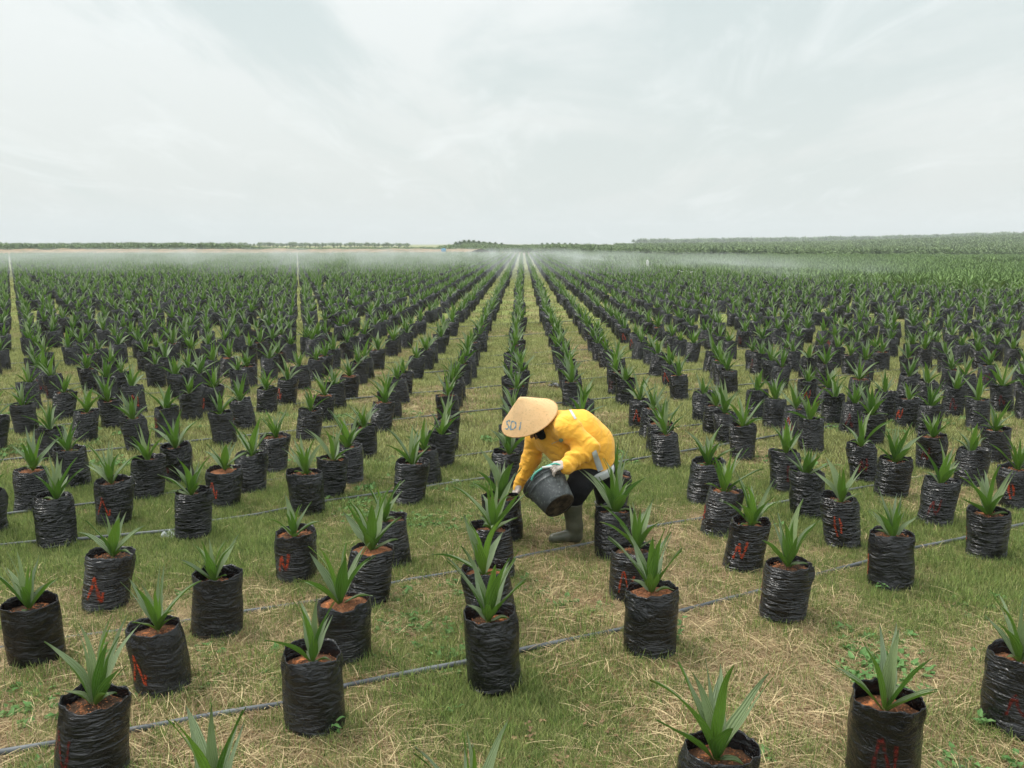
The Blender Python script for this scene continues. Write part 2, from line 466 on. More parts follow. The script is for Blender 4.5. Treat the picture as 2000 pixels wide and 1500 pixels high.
def make_soil_geo(g, seed, n=10, k=28, mi=0, crumbs=70, cmi=1):
    lean = bag_lean(seed); zc = BH - (.040 + .026 * ((seed * 37) % 10) / 10)
    cx, cy = lean[0] * zc, lean[1] * zc; rows = []
    for i in range(n + 1):
        th = np.arange(k) * 2 * math.pi / k; r = (bag_r(seed, th, th * 0 + zc) - .010) * max(i / n, .01)
        x, y = r * np.cos(th), r * np.sin(th)
        z = zc + .009 * fbm(np.stack([x * 30 + seed, y * 30, x * 0], -1)) - .01 * (r / BR) ** 4 + .012 * (1 - r / BR)
        rows.append(np.stack([x + cx, y + cy, z], -1))
    g.grid(rows, mi=mi, close=True)
    q = random.Random(seed)
    for _ in range(crumbs):
        a, r = q.random() * 6.28, BR * .78 * math.sqrt(q.random()); s = q.uniform(.002, .0065)
        c = Vector((cx + r * math.cos(a), cy + r * math.sin(a), zc + .006 + .009 * (1 - r / BR)))
        p = [c + Vector(v) * s * q.uniform(.7, 1.3) for v in ((1, 0, 0), (0, 1, 0), (-1, 0, 0), (0, -1, 0), (0, 0, 1))]
        for j in range(4): g.poly((p[j], p[(j + 1) % 4], p[4]), mi=cmi)
    return Vector((cx, cy, zc))
def leaf_geo(g, base, az, incl, L, Wd, droop, tone, bifid=0., mi=0, ns=12, cols=(-1, -.66, -.33, 0, .33, .66, 1), twist=0., side=0.):
    p = Vector(base); pts = []; a = Vector((math.cos(az), math.sin(az), 0)); S = Vector((-math.sin(az), math.cos(az), 0)); up = Vector((0, 0, 1))
    ds = L / ns; cl = []
    for i in range(ns + 1):
        t = i / ns; ang = incl + droop * t ** 1.7
        T = a * math.sin(ang) + up * math.cos(ang)
        T = (T + S * side * t).normalized()
        cl.append((Vector(p), T)); p = p + T * ds
    halves = ((cols[:len(cols) // 2 + 1], -1), (cols[len(cols) // 2:], 1))
    for cs, sg in halves:
        P, UV = [], []
        for i, (c, T) in enumerate(cl):
            t = i / ns
            Sx = (S * math.cos(twist * t) + (T.cross(S)) * math.sin(twist * t)).normalized()
            Nn = Sx.cross(T).normalized()
            if Nn.dot(up * math.sin(incl) - a * math.cos(incl)) < 0: Nn = -Nn
            w = Wd * .56 * ((.16 + .84 * math.sin(min(1, t / .38) * math.pi / 2) ** 1.2) if t < .38 else max(.02, 1 - ((t - .38) / .62) ** 1.25))
            sp = bifid * max(0, t - .55) * L
            row = []
            for u in cs:
                off = Sx * (u * w + sg * sp) + Nn * (abs(u) * w * .55 + .0022 * math.cos(u * 12) + .004 * math.sin(t * 9 + az * 5) * u * u) - T * (sp * .35)
                row.append(c + off)
            P.append(row); UV.append([(u * .5 + .5, t) for u in cs])
        if sg < 0:
            pass
        g.grid(P, UV, tone, mi)
def make_foliage_geo(g, seed, base, mi=0, smi=1, hi=True):
    q = random.Random(seed * 13 + 5)
    n = q.choice((6, 7, 7, 8, 9)); az = q.random() * 6.28; ns = 12 if hi else 6
    cols = (-1, -.66, -.33, 0, .33, .66, 1) if hi else (-1, 0, 1)
    for i in range(n):
        f = i / (n - 1)                     # 0 innermost
        az += 2.4 + q.uniform(-.45, .45)
        incl = math.radians(5 + 38 * f ** 1.1 + q.uniform(-6, 7)); L = (.368 + .05 * math.sin(f * 3)) * q.uniform(.8, 1.14) * (1 - .22 * f)
        if i == 0: L *= q.uniform(.75, 1.0)
        leaf_geo(g, base + Vector((math.cos(az), math.sin(az), 0)) * .005, az, incl, L, q.uniform(.042, .066) * (.75 if i == 0 else 1), math.radians(q.uniform(4, 42)), q.uniform(.55, 1) if i < 2 else q.uniform(0, .55),
                 q.choice((0, 0, .07, .12, .2)), mi, ns, cols, q.uniform(-.7, .7), q.uniform(-.12, .12))
    for i in range(q.choice((1, 2, 2, 3))):
        az += 2.1 + q.uniform(-.6, .6)
        leaf_geo(g, base + Vector((math.cos(az), math.sin(az), 0)) * .006, az, math.radians(q.uniform(38, 62)), q.uniform(.10, .19), q.uniform(.026, .04), math.radians(q.uniform(30, 75)), q.uniform(.2, .7), 0, mi, ns - 3 if hi else 4, cols, q.uniform(-.4, .4))
    g.tube([base + Vector((0, 0, -.02)), base + Vector((0, 0, .02)), base + Vector((0, 0, .06))], [.011, .009, .006], 8, smi)
NV = 14
BAGM, SOILM, FOLM, BASES = [], [], [], []
for s in range(NV):
    g = G(); make_bag_geo(g, s); o = g.build('grow_bag', M['bag'], link=False); BAGM.append(o.data)
    g = G(); base = make_soil_geo(g, s); o = g.build('soil', [M['soil'], M['granule']], smooth=True, link=False); SOILM.append(o.data); BASES.append(base)
NF = 34
for s in range(NF):
    g = G(); make_foliage_geo(g, s, Vector((0, 0, 0))); FOLM.append(g.build('foliage', [M['leaf'], M['sheath']], link=False).data)

# N marks on the bags: ribbons that follow the bag surface
NSTROKES = {0: [[(-.045, .10), (-.040, .16), (-.026, .25), (-.018, .262), (-.004, .22), (.022, .125), (.034, .10), (.042, .15), (.046, .24)]],
            1: [[(-.055, .115), (-.03, .20), (-.022, .265), (.0, .20), (.024, .12), (.034, .108), (.040, .17)]],
            3: [[(-.03, .26), (-.035, .18), (-.02, .11)], [(.0, .25), (.01, .2), (.005, .14)]], 4: [[(-.05, .12), (-.035, .2), (-.02, .24), (-.01, .18), (.015, .14), (.03, .19), (.035, .26)]],
            2: [[(-.02, .27), (-.03, .2), (-.028, .12)], [(-.012, .27), (.012, .18), (.03, .12), (.038, .2)]]}
def make_mark(seed, th0, kind, parent, mat, wid=.02, zo=0.0, sx=1.0):
    lean = bag_lean(seed); g = G()
    for st in NSTROKES[kind]:
        P = [Vector((a * sx, b_ + zo, 0)) for a, b_ in st]; pts = []
        for i in range(len(P) - 1):
            for k in range(6): pts.append(P[i].lerp(P[i + 1], k / 6))
        pts.append(P[-1]); rows = []
        for i, p in enumerate(pts):
            t = (pts[min(i + 1, len(pts) - 1)] - pts[max(i - 1, 0)]).normalized(); nrm = Vector((-t.y, t.x, 0))
            w = wid * (.55 + .5 * abs(math.sin(i * .37 + seed))) * .5
            row = []
            for k in range(5):
                q = p + nrm * w * (k / 2 - 1)
                row.append(bag_surface(seed, np.array(th0 + q.x / BR), np.array(q.y), .0022, lean))
            rows.append(row)
        g.grid(rows)
    return g.build('painted_mark', mat, parent)

# ---- bag positions: near ones measured in the photo (pixel of the bottom front edge), beyond them the planting grid
NEAR = '''182 1545 2 -62 1.0;322 1365 1 -48 .85;423 1250 0 0 .9;205 1197 1 -28 .95;77 1308 0 0 1.0;113 1071 0 0 .95;376 1056 0 0 1.0;222 1027 1 -30 1.0;415 1785 0 0 1.15;940 1830 0 0 .95;1865 1880 0 0 .9
619 1437 0 0 .92;678 1302 1 -52 1.12;717 1190 0 0 1.15;768 1115 1 -50 .95;580 1142 1 -32 .85;967 1355 0 0 1.12;967 1237 0 0 1.12;969 1137 0 0 1.1;985 1064 1 -45 1.15;984 957 0 0 1.05;1005 900 0 0 1
1267 1290 0 0 1.12;1229 1180 1 -15 1.05;1200 1100 0 0 1.25;1192 1012 0 0 .95;1447 1122 1 -14 1.05;1400 1050 1 -75 1.1;1373 987 0 0 1;1523 1220 1 -82 1.1;1388 1665 0 0 1.18
1645 1072 1 0 .95;1737 1155 1 -78 .9;1924 1095 1 -80 1.15;1722 1545 2 2 1.0;1978 1437 2 8 .95;1823 1032 1 -8 1;1577 1015 0 0 .9;1737 975 0 0 1.05;1982 998 1 -5 1.05;1891 957 0 0 .85;1817 923 2 -20 .9;1689 944 2 5 1;1535 963 2 20 1;1945 905 0 0 .95;1583 885 0 0 1;1547 857 1 -25 1;1808 853 0 0 1;1908 838 0 0 1;1857 815 1 0 1;1765 836 1 -30 .8;1728 820 0 0 1;1660 849 1 -10 1;1697 868 0 0 1;1624 829 0 0 1;1510 838 0 0 1.1;1577 795 1 0 1;1672 790 0 0 1;1769 782 0 0 1;1815 800 0 0 1;1853 765 0 0 1;1957 806 1 0 1;2005 822 0 0 1;1990 780 0 0 1;1608 753 0 0 1
62 1000 0 0 1;150 953 0 0 .95;288 976 0 0 .95;353 943 1 -55 1.05;437 997 1 -40 .9;491 965 0 0 1;103 901 0 0 1;165 865 0 0 .95;55 847 0 0 1;271 880 0 0 1;221 836 0 0 1.1;328 857 1 -60 1;375 821 0 0 .9;441 867 0 0 1;269 808 1 0 1;123 822 0 0 1;413 808 1 -60 1;480 839 1 -70 1;180 765 0 0 1;307 756 0 0 1;-15 883 0 0 1;-20 1048 0 0 1;5 724 0 0 1;350 780 0 0 1;391 775 0 0 1;446 739 0 0 1;472 771 0 0 1;90 772 1 -40 1
605 1008 0 0 1.1;643 973 0 0 1;681 949 0 0 1.1;709 897 1 -60 .9;533 926 0 0 .9;601 859 0 0 .95;631 825 0 0 1;657 802 0 0 1;680 780 0 0 1;521 809 0 0 1;559 792 1 -50 1;590 762 0 0 1;615 745 0 0 1;797 988 0 0 1.05;838 949 1 -50 1;860 918 0 0 1;870 883 0 0 1;743 843 0 0 1;765 819 1 -60 1;783 789 0 0 1;811 740 0 0 1;877 825 0 0 1;886 797 0 0 1;905 755 0 0 1;703 751 0 0 1;736 722 0 0 1;600 694 0 0 1
1116 795 0 0 1;1138 880 0 0 1.1;1110 750 0 0 1;1219 792 0 0 1;1205 770 1 -50 1;1248 837 1 -15 1.05;1270 857 0 0 1.1;1285 887 0 0 1;1304 918 0 0 1.05;1327 781 0 0 1.1;1312 755 1 -30 1;1373 825 0 0 1;1393 850 0 0 1;1421 868 0 0 1.1;1449 899 0 0 1.05;1477 816 0 0 .9;1424 768 0 0 1;1402 745 1 0 1;1387 728 0 0 1;1471 725 0 0 1'''
def unproject_bag(x, yb):
    p = on_ground(x, yb, .016); n = math.hypot(p.x, p.y); k = (n + .118) / n
    return p.x * k, p.y * k
NEARP = []
for it in NEAR.replace('\n', ';').split(';'):
    x, yb, mk, az, hs = map(float, it.split())
    X, Y = unproject_bag(x, yb); NEARP.append((X, Y, int(mk), az, hs))
A0 = .0116
ROW = .86
def to_row(X, Y):
    xr = X * math.cos(A0) - Y * math.sin(A0); yr = X * math.sin(A0) + Y * math.cos(A0)
    return xr, yr
def from_row(xr, yr):
    return xr * math.cos(A0) + yr * math.sin(A0), -xr * math.sin(A0) + yr * math.cos(A0)
ROW0 = -.1275 * ROW
LIST = [p for p in NEARP]
nearxy = np.array([(p[0], p[1]) for p in NEARP])
field = []
for i in range(-150, 60):
    for k in range(0, 56):
        for mm in range(4):
            yr = 8.22 + .43 * i + 3.72 * k + mm * .77
            xr = ROW0 + i * ROW
            jx, jy = rng.normal(0, .045), rng.normal(0, .06)
            X, Y = from_row(xr + jx, yr + jy)
            if Y < 9.2 or Y > 186 or abs(X) > Y * .62 + .6: continue
            d = math.hypot(X, Y)
            if rng.random() < .03: continue
            if Y > 150 and Y > 186 - 12 * (1 + vnoise(np.array([X * .02, 3.3, 1.])) ): continue
            if boundary_s(X, Y) > 0: continue
            if Y > 15:
                for tn, cs, hw in ((-.5668, .87, .25), (-.2420, .97, .22)):
                    pp_ = (X / Y - tn) * Y * cs
                    if abs(pp_) < hw: X += (math.copysign(hw, pp_) - pp_) / cs
            if Y < 17 and np.min(np.hypot(nearxy[:, 0] - X, nearxy[:, 1] - Y)) < .52: continue
            field.append((X, Y))
field.sort(key=lambda p: math.hypot(*p))
cand = [(X, Y, mk, az, hs) for X, Y, mk, az, hs in LIST]
need = 300 - len(cand); 
def in_view(X, Y):
    a = to_px((X, Y, .2)); return -15 < a[0] < 2015 and to_px((X, Y, .75))[1] < 1500
nf = 0; rest = []
for (X, Y) in field:
    if nf < need and in_view(X, Y):
        mk = 1 if rng.random() < .2 else 0
        cand.append((X, Y, mk, rng.uniform(-75, 25), 1.0)); nf += 1
    elif to_px((X, Y, .3))[0] > -60 and to_px((X, Y, .3))[0] < 2060: rest.append((X, Y))
# rows and their order from the front, for the labels
ORD = ['front', 'second', 'third', 'fourth', 'fifth', 'sixth', 'seventh', 'eighth', 'ninth', 'tenth', 'eleventh', 'twelfth', 'thirteenth', 'fourteenth', 'fifteenth', 'sixteenth', 'seventeenth', 'eighteenth', 'nineteenth', 'twentieth', '21st', '22nd', '23rd', '24th', '25th', '26th', '27th', '28th', '29th', '30th']
rows_ = {}
for c in cand:
    xr, yr = to_row(c[0], c[1]); i = int(round((xr - ROW0) / ROW)); rows_.setdefault(i, []).append((yr, c))
def rowname(i):
    if i == 0: return 'middle row running to the horizon'
    n = abs(i); w = ORD[n - 1] if n > 1 else 'first'
    return f"{w} row {'left' if i < 0 else 'right'} of the middle row"
cnt = 0
for i in sorted(rows_):
    for j, (yr, (X, Y, mk, az, hs)) in enumerate(sorted(rows_[i], key=lambda q: q[0])):
        q = random.Random(int(X * 1000) + 7 * int(Y * 1000)); s = ((1, 3, 5, 6, 8, 10, 12, 13, 9)[cnt % 9] if Y > 6 else cnt % NV) if Y > 5.0 else (0, 2, 4, 7, 9, 11)[cnt % 6]; fs = q.randrange(NF); cnt += 1
        if hs == 1.0: hs = q.uniform(.88, 1.14)
        rz = q.uniform(0, 6.28)
        root = empty('potted_palm_seedling', (X, Y, 0), (math.radians(q.gauss(0, 1.3)), math.radians(q.gauss(0, 1.3)), rz))
        look = ('red-marked ' if mk else '') + ('tall-leaved ' if hs > 1.08 else 'short-leaved ' if hs < .92 else '')
        o_ = ORD[min(j, 29)] + (' from the front' if j else 'most')
        tag(root, f"{look}seedling bag, {o_}, {rowname(i)}", 'seedling', 'palm seedlings in black bags')
        bo = bpy.data.objects.new('grow_bag', BAGM[s]); so = bpy.data.objects.new('soil', SOILM[s]); fo = bpy.data.objects.new('foliage', FOLM[fs])
        for o in (bo, so, fo): COL.objects.link(o); o.parent = root
        sc_ = q.uniform(.98, 1.03); 
        for o in (bo, so): o.scale = (sc_, sc_, sc_ * q.uniform(.96, 1.05))
        bs = BASES[s]; fo.location = (bs.x + q.uniform(-.02, .02), bs.y + q.uniform(-.02, .02), bs.z + .005)
        fo.rotation_euler = (q.gauss(0, .05), q.gauss(0, .05), q.uniform(0, 6.28)); fo.scale = (hs * q.uniform(.95, 1.08),) * 2 + (hs,)
        if mk:
            camang = math.atan2(-Y, -X)              # direction from bag to camera
            th = camang - rz + math.radians(-az) * -1
            make_mark(s, th, q.randrange(5) if Y > 6 else q.choice((0, 1, 4)), bo, M['mark'] if mk == 1 and (Y < 9 and (X * 7) % 1 < .7 or q.random() < .4) else M['mark2'], q.uniform(.018, .03), q.uniform(-.01, .02), q.uniform(.8, 1.15))
# the far rest of the field: one object
protos = []
for s in range(10):
    g = G(); make_bag_geo(g, s, 14, 6, mi=0); base = make_soil_geo(g, s, 2, 10, mi=1, crumbs=0)
    make_foliage_geo(g, s, base, mi=2, smi=3, hi=False)
    protos.append(g.build('field_seedling', [M['bag'], M['soil'], M['leaf'], M['sheath']], link=False))
pts = np.array([(x, y, 0) for x, y in rest]); n = len(pts)
rot = np.zeros((n, 3)); rot[:, 2] = rng.uniform(0, 6.28, n); rot[:, :2] = rng.normal(0, .03, (n, 2))
pts[:, 2] = ground_h(pts[:, 0], pts[:, 1])
scatter('seedling_field', pts, protos, rot, rng.uniform(.92, 1.1, n) * (1 + .06 * sstep(pts[:, 1], 25, 60)))
bpy.data.objects['seedling_field']['label'] = 'dense mass of far seedling bags filling the field towards the horizon'

# ------------------------------------------------------------------ hoses
HOSES = []
def hose(pts, label, r=.0165):
    P = [on_ground(x, y) if not isinstance(x, Vector) else x for x, y in pts]
    Q = []
    for i in range(len(P) - 1):
        n = max(2, int((P[i + 1] - P[i]).length / .12))
        for k in range(n): Q.append(P[i].lerp(P[i + 1], k / n))
    Q.append(P[-1])
    out = []
    for p in Q:
        nz = mnoise.noise(Vector((p.x * .8, p.y * .8, 2.1))); nx = mnoise.noise(Vector((p.x * 1.7, p.y * 1.7, 9)))
        out.append(Vector((p.x + .0 * nx, p.y + .015 * nx, r + .016 + .010 * nz)))
    g = G(); g.tube(out, r, 8); HOSES.append(out); o = g.build('irrigation_hose', M['hose'])
    tag(o, label, 'hose', 'irrigation hoses across the rows'); return o
hose([(-60, 1492), (0, 1480), (110, 1462), (330, 1425), (555, 1387), (680, 1351), (915, 1303), (1030, 1277), (1210, 1240), (1310, 1208), (1470, 1168), (1570, 1138), (1690, 1105), (1785, 1078), (1875, 1060), (2000, 1030), (2100, 1008)],
     'nearest grey irrigation hose, rising from the lower left corner to the right', .0155)
hose([(-40, 1285), (30, 1270), (250, 1240), (475, 1203), (620, 1183), (800, 1142), (890, 1126), (1030, 1093), (1110, 1077), (1170, 1065), (1245, 1040), (1360, 1020), (1480, 995), (1600, 975), (1760, 945), (2050, 885)],
     "second grey irrigation hose, passing just behind the worker's boot", .0145)
hose([(-40, 1076), (70, 1065), (160, 1060), (260, 1050), (340, 1042), (410, 1024), (500, 1012), (640, 985), (830, 957), (930, 942), (1130, 920), (1300, 893), (1600, 840), (2050, 778)],
     'third grey irrigation hose from the front, crossing the left bags', .0135)
dirh = Vector((.86, .47, 0)).normalized()
for k, yy in enumerate((888, 806, 760, 722, 698, 660, 637)):
    c = on_ground(950, yy)
    hose([(c + dirh * t + Vector((0, .05 * math.sin(t * .5 + k), 0)), 0) for t in np.arange(-9 - k * 1.5, 12 + k * 1.5, 1.0)],
         f"thin grey hose, {('fourth', 'fifth', 'sixth', 'seventh', 'eighth', 'ninth', 'tenth')[k]} from the front between the bag rows", .0125)

# ------------------------------------------------------------------ grass and straw near the camera
def blade(g, base, az, L, w, lean, curl, mi=0, n=3):
    p = Vector(base); a = Vector((math.cos(az), math.sin(az), 0)); S = Vector((-a.y, a.x, 0)); P = []
    for i in range(n + 1):
        t = i / n; ang = lean + curl * t; ww = w * (1 - .85 * t)
        P.append([p - S * ww * .5, p + S * ww * .5]); p = p + (a * math.sin(ang) + Vector((0, 0, 1)) * math.cos(ang)) * L / n
    g.grid(P, mi=mi, tone=random.random())
def tuft(seed, nb, rad, L, w, lean, curl, mat, name):
    q = random.Random(seed); g = G()
    for _ in range(nb):
        a = q.random() * 6.28; r = rad * math.sqrt(q.random())
        blade(g, (r * math.cos(a), r * math.sin(a), -.003), q.random() * 6.28, q.uniform(*L), q.uniform(*w), q.uniform(*lean), q.uniform(*curl))
    return g.build(name, mat, link=False)
def strand_mat(seed, nb, rad, L, w, mat, name):
    q = random.Random(seed); g = G()
    for _ in range(nb):
        a = q.random() * 6.28; r = rad * math.sqrt(q.random()); az = q.random() * 6.28; ln = q.uniform(*L); ww = q.uniform(*w)
        p = Vector((r * math.cos(a), r * math.sin(a), q.uniform(.004, .03))); P = []; dz = q.uniform(-.12, .35); cv = q.uniform(-.5, .5)
        for i in range(5):
            d = Vector((math.cos(az), math.sin(az), dz)); S = Vector((-d.y, d.x, q.uniform(-.3, .3)))
            P.append([p - S * ww * .5, p + S * ww * .5]); p = p + d * ln / 4; az += cv / 4; dz -= .15
            p.z = max(p.z, .003)
        g.grid(P, tone=q.random())
    return g.build(name, mat, link=False)
gt = [tuft(i, 24, .055, (.025, .070), (.0026, .005), (.0, .9), (.1, 1.0), M['green'], 'grass_tuft') for i in range(5)] + \
     [tuft(20 + i, 18, .045, (.035, .085), (.003, .006), (.0, .6), (.1, .9), M['green2'], 'grass_tuft') for i in range(3)]
st = [strand_mat(40 + i, 22, .09, (.08, .22), (.0014, .0030), M['straw'], 'straw_tuft') for i in range(4)] + \
     [strand_mat(60 + i, 22, .08, (.06, .16), (.0014, .0030), M['straw2'], 'straw_tuft') for i in range(2)]
def straw_mask(x, y):
    v = fbm(np.stack([x * .75 + 5, y * .75, x * 0 + 1.7], -1), 4)
    return v + .06 * (1 - sstep(y, 3.2, 6)) - .04 * sstep(y, 6, 14)
def sample(n, y0, y1, margin=.62):
    y = np.sqrt(rng.uniform(y0 ** 2, y1 ** 2, n)); x = rng.uniform(-margin, margin, n) * y * 1.0 + 0
    return x, y
def put_grass(name, protos, n, y0, y1, kind, smin, smax, npro):
    x, y = sample(n, y0, y1); v = straw_mask(x, y) + rng.normal(0, .12, n)
    keep = (v < .5) if kind == 'green' else (v > -.06)
    keep &= rng.random(n) < (np.interp(v, [-.3, .02, .22], [1, .95, .5]) if kind == 'green' else np.interp(v, [-.06, .1, .4], [.12, .6, 1.0]))
    fine = fbm(np.stack([x * 4 + 2, y * 4, x * 0 + (3 if kind == 'green' else 8)], -1), 3)
    if y1 > 10: keep &= fine + rng.normal(0, .15, n) > -.45
    if y1 < 10:
        bare = fbm(np.stack([x * 1.3 + 31, y * 1.3, x * 0 + 4.4], -1), 3)
        keep &= ~((bare > .36) & (rng.random(n) < .75))
    for hp in HOSES[:3]:
        keep &= np.abs(y - np.interp(x, [p.x for p in hp], [p.y for p in hp])) > (.028 + .03 * (fine > .1))
    x, y = x[keep], y[keep]; m = len(x)
    p = np.stack([x, y, ground_h(x, y)], -1)
    s = rng.uniform(smin, smax, m) * (1 + .5 * np.clip(fbm(np.stack([x * 2, y * 2, x * 0 + 5], -1)), -.4, .8))
    return scatter(name, p, protos, None, s, rng.integers(0, npro, m))
o = put_grass('grass', gt, 92000, 2.6, 9, 'green', .7, 1.25, 8); o['label'] = 'short green grass growing between the seedling bags'
o = put_grass('dry_straw', st, 62000, 2.6, 9, 'straw', .5, 1.05, 6); o['label'] = 'cut dry straw lying on the ground between the bags'
nb_, np_ = [], []
for X, Y, mk, az, hs in cand:
    if Y < 13:
        for _ in range(16 if Y < 8 else 9):
            t_ = rng.uniform(0, 6.28); q_ = BR + rng.uniform(-.005, .05); np_.append((X + q_ * math.cos(t_), Y + q_ * math.sin(t_), 0))
o = scatter('grass_at_bag_feet', np.array(np_), gt, None, rng.uniform(.8, 1.6, len(np_)), rng.integers(0, 8, len(np_))); o['label'] = 'taller grass growing against the feet of the seedling bags'
gt2 = [tuft(100 + i, 24, .12, (.04, .10), (.005, .009), (.0, .9), (.1, 1.0), M['green'], 'grass_clump') for i in range(5)]
st2 = [strand_mat(140 + i, 20, .16, (.12, .28), (.004, .006), M['straw'], 'straw_clump') for i in range(3)] + [strand_mat(150 + i, 26, .18, (.08, .2), (.004, .007), M['straw2'], 'straw_clump') for i in range(2)]
o = put_grass('meadow_grass', gt2, 60000, 8.5, 26, 'green', .7, 1.2, 5); o['label'] = 'green grass further back between the rows'
o = put_grass('meadow_straw', st2, 34000, 8.5, 26, 'straw', .5, .95, 5); o['label'] = 'patches of dry straw further back between the rows'
gt3 = [tuft(180 + i, 24, .26, (.06, .12), (.012, .02), (.0, .9), (.1, 1.0), M['green'], 'far_grass_clump') for i in range(4)]
o = put_grass('lane_grass', gt3, 30000, 25, 80, 'green', .7, 1.2, 4); o['label'] = 'green grass of the far lanes between the rows'

def rosette(seed, n, L, mat, name, flat):
    q = random.Random(seed); g = G()
    for i in range(n):
        x, y = q.gauss(0, .03), q.gauss(0, .03)
        leaf_geo(g, Vector((x, y, .005)), q.random() * 6.28, q.uniform(*flat), L * q.uniform(.6, 1.3), L * .6, q.uniform(.3, .8), q.random(), 0, 0, 4, (-1, 0, 1))
    return g.build(name, mat, link=False)
def clustered(n, y0, y1, thr, sd):
    x, y = sample(n, y0, y1); f = fbm(np.stack([x * 1.1 + sd, y * 1.1, x * 0 + sd], -1), 3); k = f + rng.normal(0, .08, n) > thr
    return np.stack([x[k], y[k], x[k] * 0 + .012], -1)
M['deadleaf2'] = mat_simple('brown_leaf_litter', (.10, .055, .03), (.30, .19, .10), 30, .85)
p_ = clustered(9000, 2.6, 12, .30, 7.7)
o = scatter('ground_weeds', p_, [rosette(300 + i, 9, .045, M['weed'], 'weed_rosette', (.5, 1.3)) for i in range(4)], None, rng.uniform(.5, 1.3, len(p_))); o['label'] = 'low broad-leaved weeds in patches in the grass'
p_ = clustered(2200, 2.6, 9, -.05, 2.2)
o = scatter('leaf_litter', p_, [rosette(320 + i, 3, .04, M['deadleaf2'], 'litter_leaf', (1.2, 1.6)) for i in range(3)], None, rng.uniform(.25, .8, len(p_))); o['label'] = 'small brown dead leaves and chaff in the grass'

# ------------------------------------------------------------------ the worker: smooth-blended distance fields turned into meshes
class Field:
    def __init__(s, lo, hi, h):
        s.lo, s.h = np.array(lo, float), h
        n = np.ceil((np.array(hi) - s.lo) / h).astype(int) + 1
        ax = [s.lo[i] + np.arange(n[i]) * h for i in range(3)]
        s.P = np.stack(np.meshgrid(*ax, indexing='ij'), -1); s.d = np.full(s.P.shape[:3], 9.0)
    def add(s, d, k=.03):
        if k <= 0: s.d = np.minimum(s.d, d); return
        hh = np.clip(.5 + .5 * (s.d - d) / k, 0, 1)
        s.d = s.d * (1 - hh) + d * hh - k * hh * (1 - hh)
    def cone(s, a, b, ra, rb, k=.03, fold=0, ff=30, seed=0, sq=None):
        a, b = np.array(a, float), np.array(b, float); ab = b - a; L = np.dot(ab, ab)
        q = s.P - a; t = np.clip((q @ ab) / L, 0, 1); v = q - t[..., None] * ab
        if sq is not None:          # squash direction and factor
            n = np.array(sq[:3], float); n /= np.linalg.norm(n); v = v + (v @ n)[..., None] * n * (sq[3] - 1)
        r = ra + (rb - ra) * t
        d = np.linalg.norm(v, axis=-1) - r
        if fold:
            w = ab / math.sqrt(L); vv = np.stack([t * math.sqrt(L) * ff, v[..., 0] * ff * .35 + seed, v[..., 2] * ff * .35 + v[..., 1] * ff * .2], -1)
            n__ = vnoise(vv); d = d + fold * (.55 * n__ + .9 * (.45 - np.abs(n__) * 1.6))
        s.add(d, k)
    def ball(s, c, r, k=.02, sc=(1, 1, 1)):
        v = (s.P - np.array(c, float)) / np.array(sc); s.add((np.linalg.norm(v, axis=-1) - r) * min(sc), k)
    def cut(s, p, n):              # keep the side n points away from
        n = np.array(n, float); n /= np.linalg.norm(n); s.d = np.maximum(s.d, (s.P - np.array(p, float)) @ n)
    def mesh(s, name, mat, parent=None, smooth_it=2):
        d = s.d; ins = d < 0; nx, ny, nz = d.shape
        cells = np.zeros((nx - 1, ny - 1, nz - 1), int); acc = np.zeros((nx - 1, ny - 1, nz - 1, 3)); cnt_ = np.zeros((nx - 1, ny - 1, nz - 1))
        corners = [(i, j, k) for i in (0, 1) for j in (0, 1) for k in (0, 1)]
        for c in corners: cells += ins[c[0]:nx - 1 + c[0], c[1]:ny - 1 + c[1], c[2]:nz - 1 + c[2]]
        act = (cells > 0) & (cells < 8)
        for c in corners:
            for ax in range(3):
                if c[ax] == 0:
                    e = list(c); e[ax] = 1
                    d0 = d[c[0]:nx - 1 + c[0], c[1]:ny - 1 + c[1], c[2]:nz - 1 + c[2]]; d1 = d[e[0]:nx - 1 + e[0], e[1]:ny - 1 + e[1], e[2]:nz - 1 + e[2]]
                    x = (d0 < 0) != (d1 < 0); t = np.where(x, d0 / np.where(x, d0 - d1, 1), 0)
                    for a2 in range(3): acc[..., a2] += np.where(x, c[a2] + (t if a2 == ax else 0), 0)
                    cnt_ += x
        idx = np.full(act.shape, -1); w = np.argwhere(act); idx[act] = np.arange(len(w))
        V = (w + acc[act] / cnt_[act][:, None]) * s.h + s.lo
        F = []
        for ax in range(3):
            o1, o2 = [(1, 2), (2, 0), (0, 1)][ax]
            sl0 = [slice(None)] * 3; sl1 = [slice(None)] * 3; sl0[ax] = slice(0, -1); sl1[ax] = slice(1, None)
            x = ins[tuple(sl0)] != ins[tuple(sl1)]
            for p in np.argwhere(x):
                if p[o1] == 0 or p[o2] == 0 or p[o1] >= act.shape[o1] or p[o2] >= act.shape[o2] or p[ax] >= act.shape[ax]: continue
                q = []
                for da, db in ((0, 0), (1, 0), (1, 1), (0, 1)):
                    r = list(p); r[o1] -= da; r[o2] -= db; q.append(idx[tuple(r)])
                if min(q) < 0: continue
                F.append(q if ins[tuple(p)] else q[::-1])
        F = np.array(F)
        for _ in range(smooth_it):
            A = np.zeros_like(V); C = np.zeros(len(V))
            for a, b in ((0, 1), (1, 2), (2, 3), (3, 0)):
                np.add.at(A, F[:, a], V[F[:, b]]); np.add.at(A, F[:, b], V[F[:, a]]); np.add.at(C, F[:, a], 1); np.add.at(C, F[:, b], 1)
            V = V * .45 + (A / C[:, None]) * .55
        return mesh_obj(name, V, F.tolist(), mat, parent)

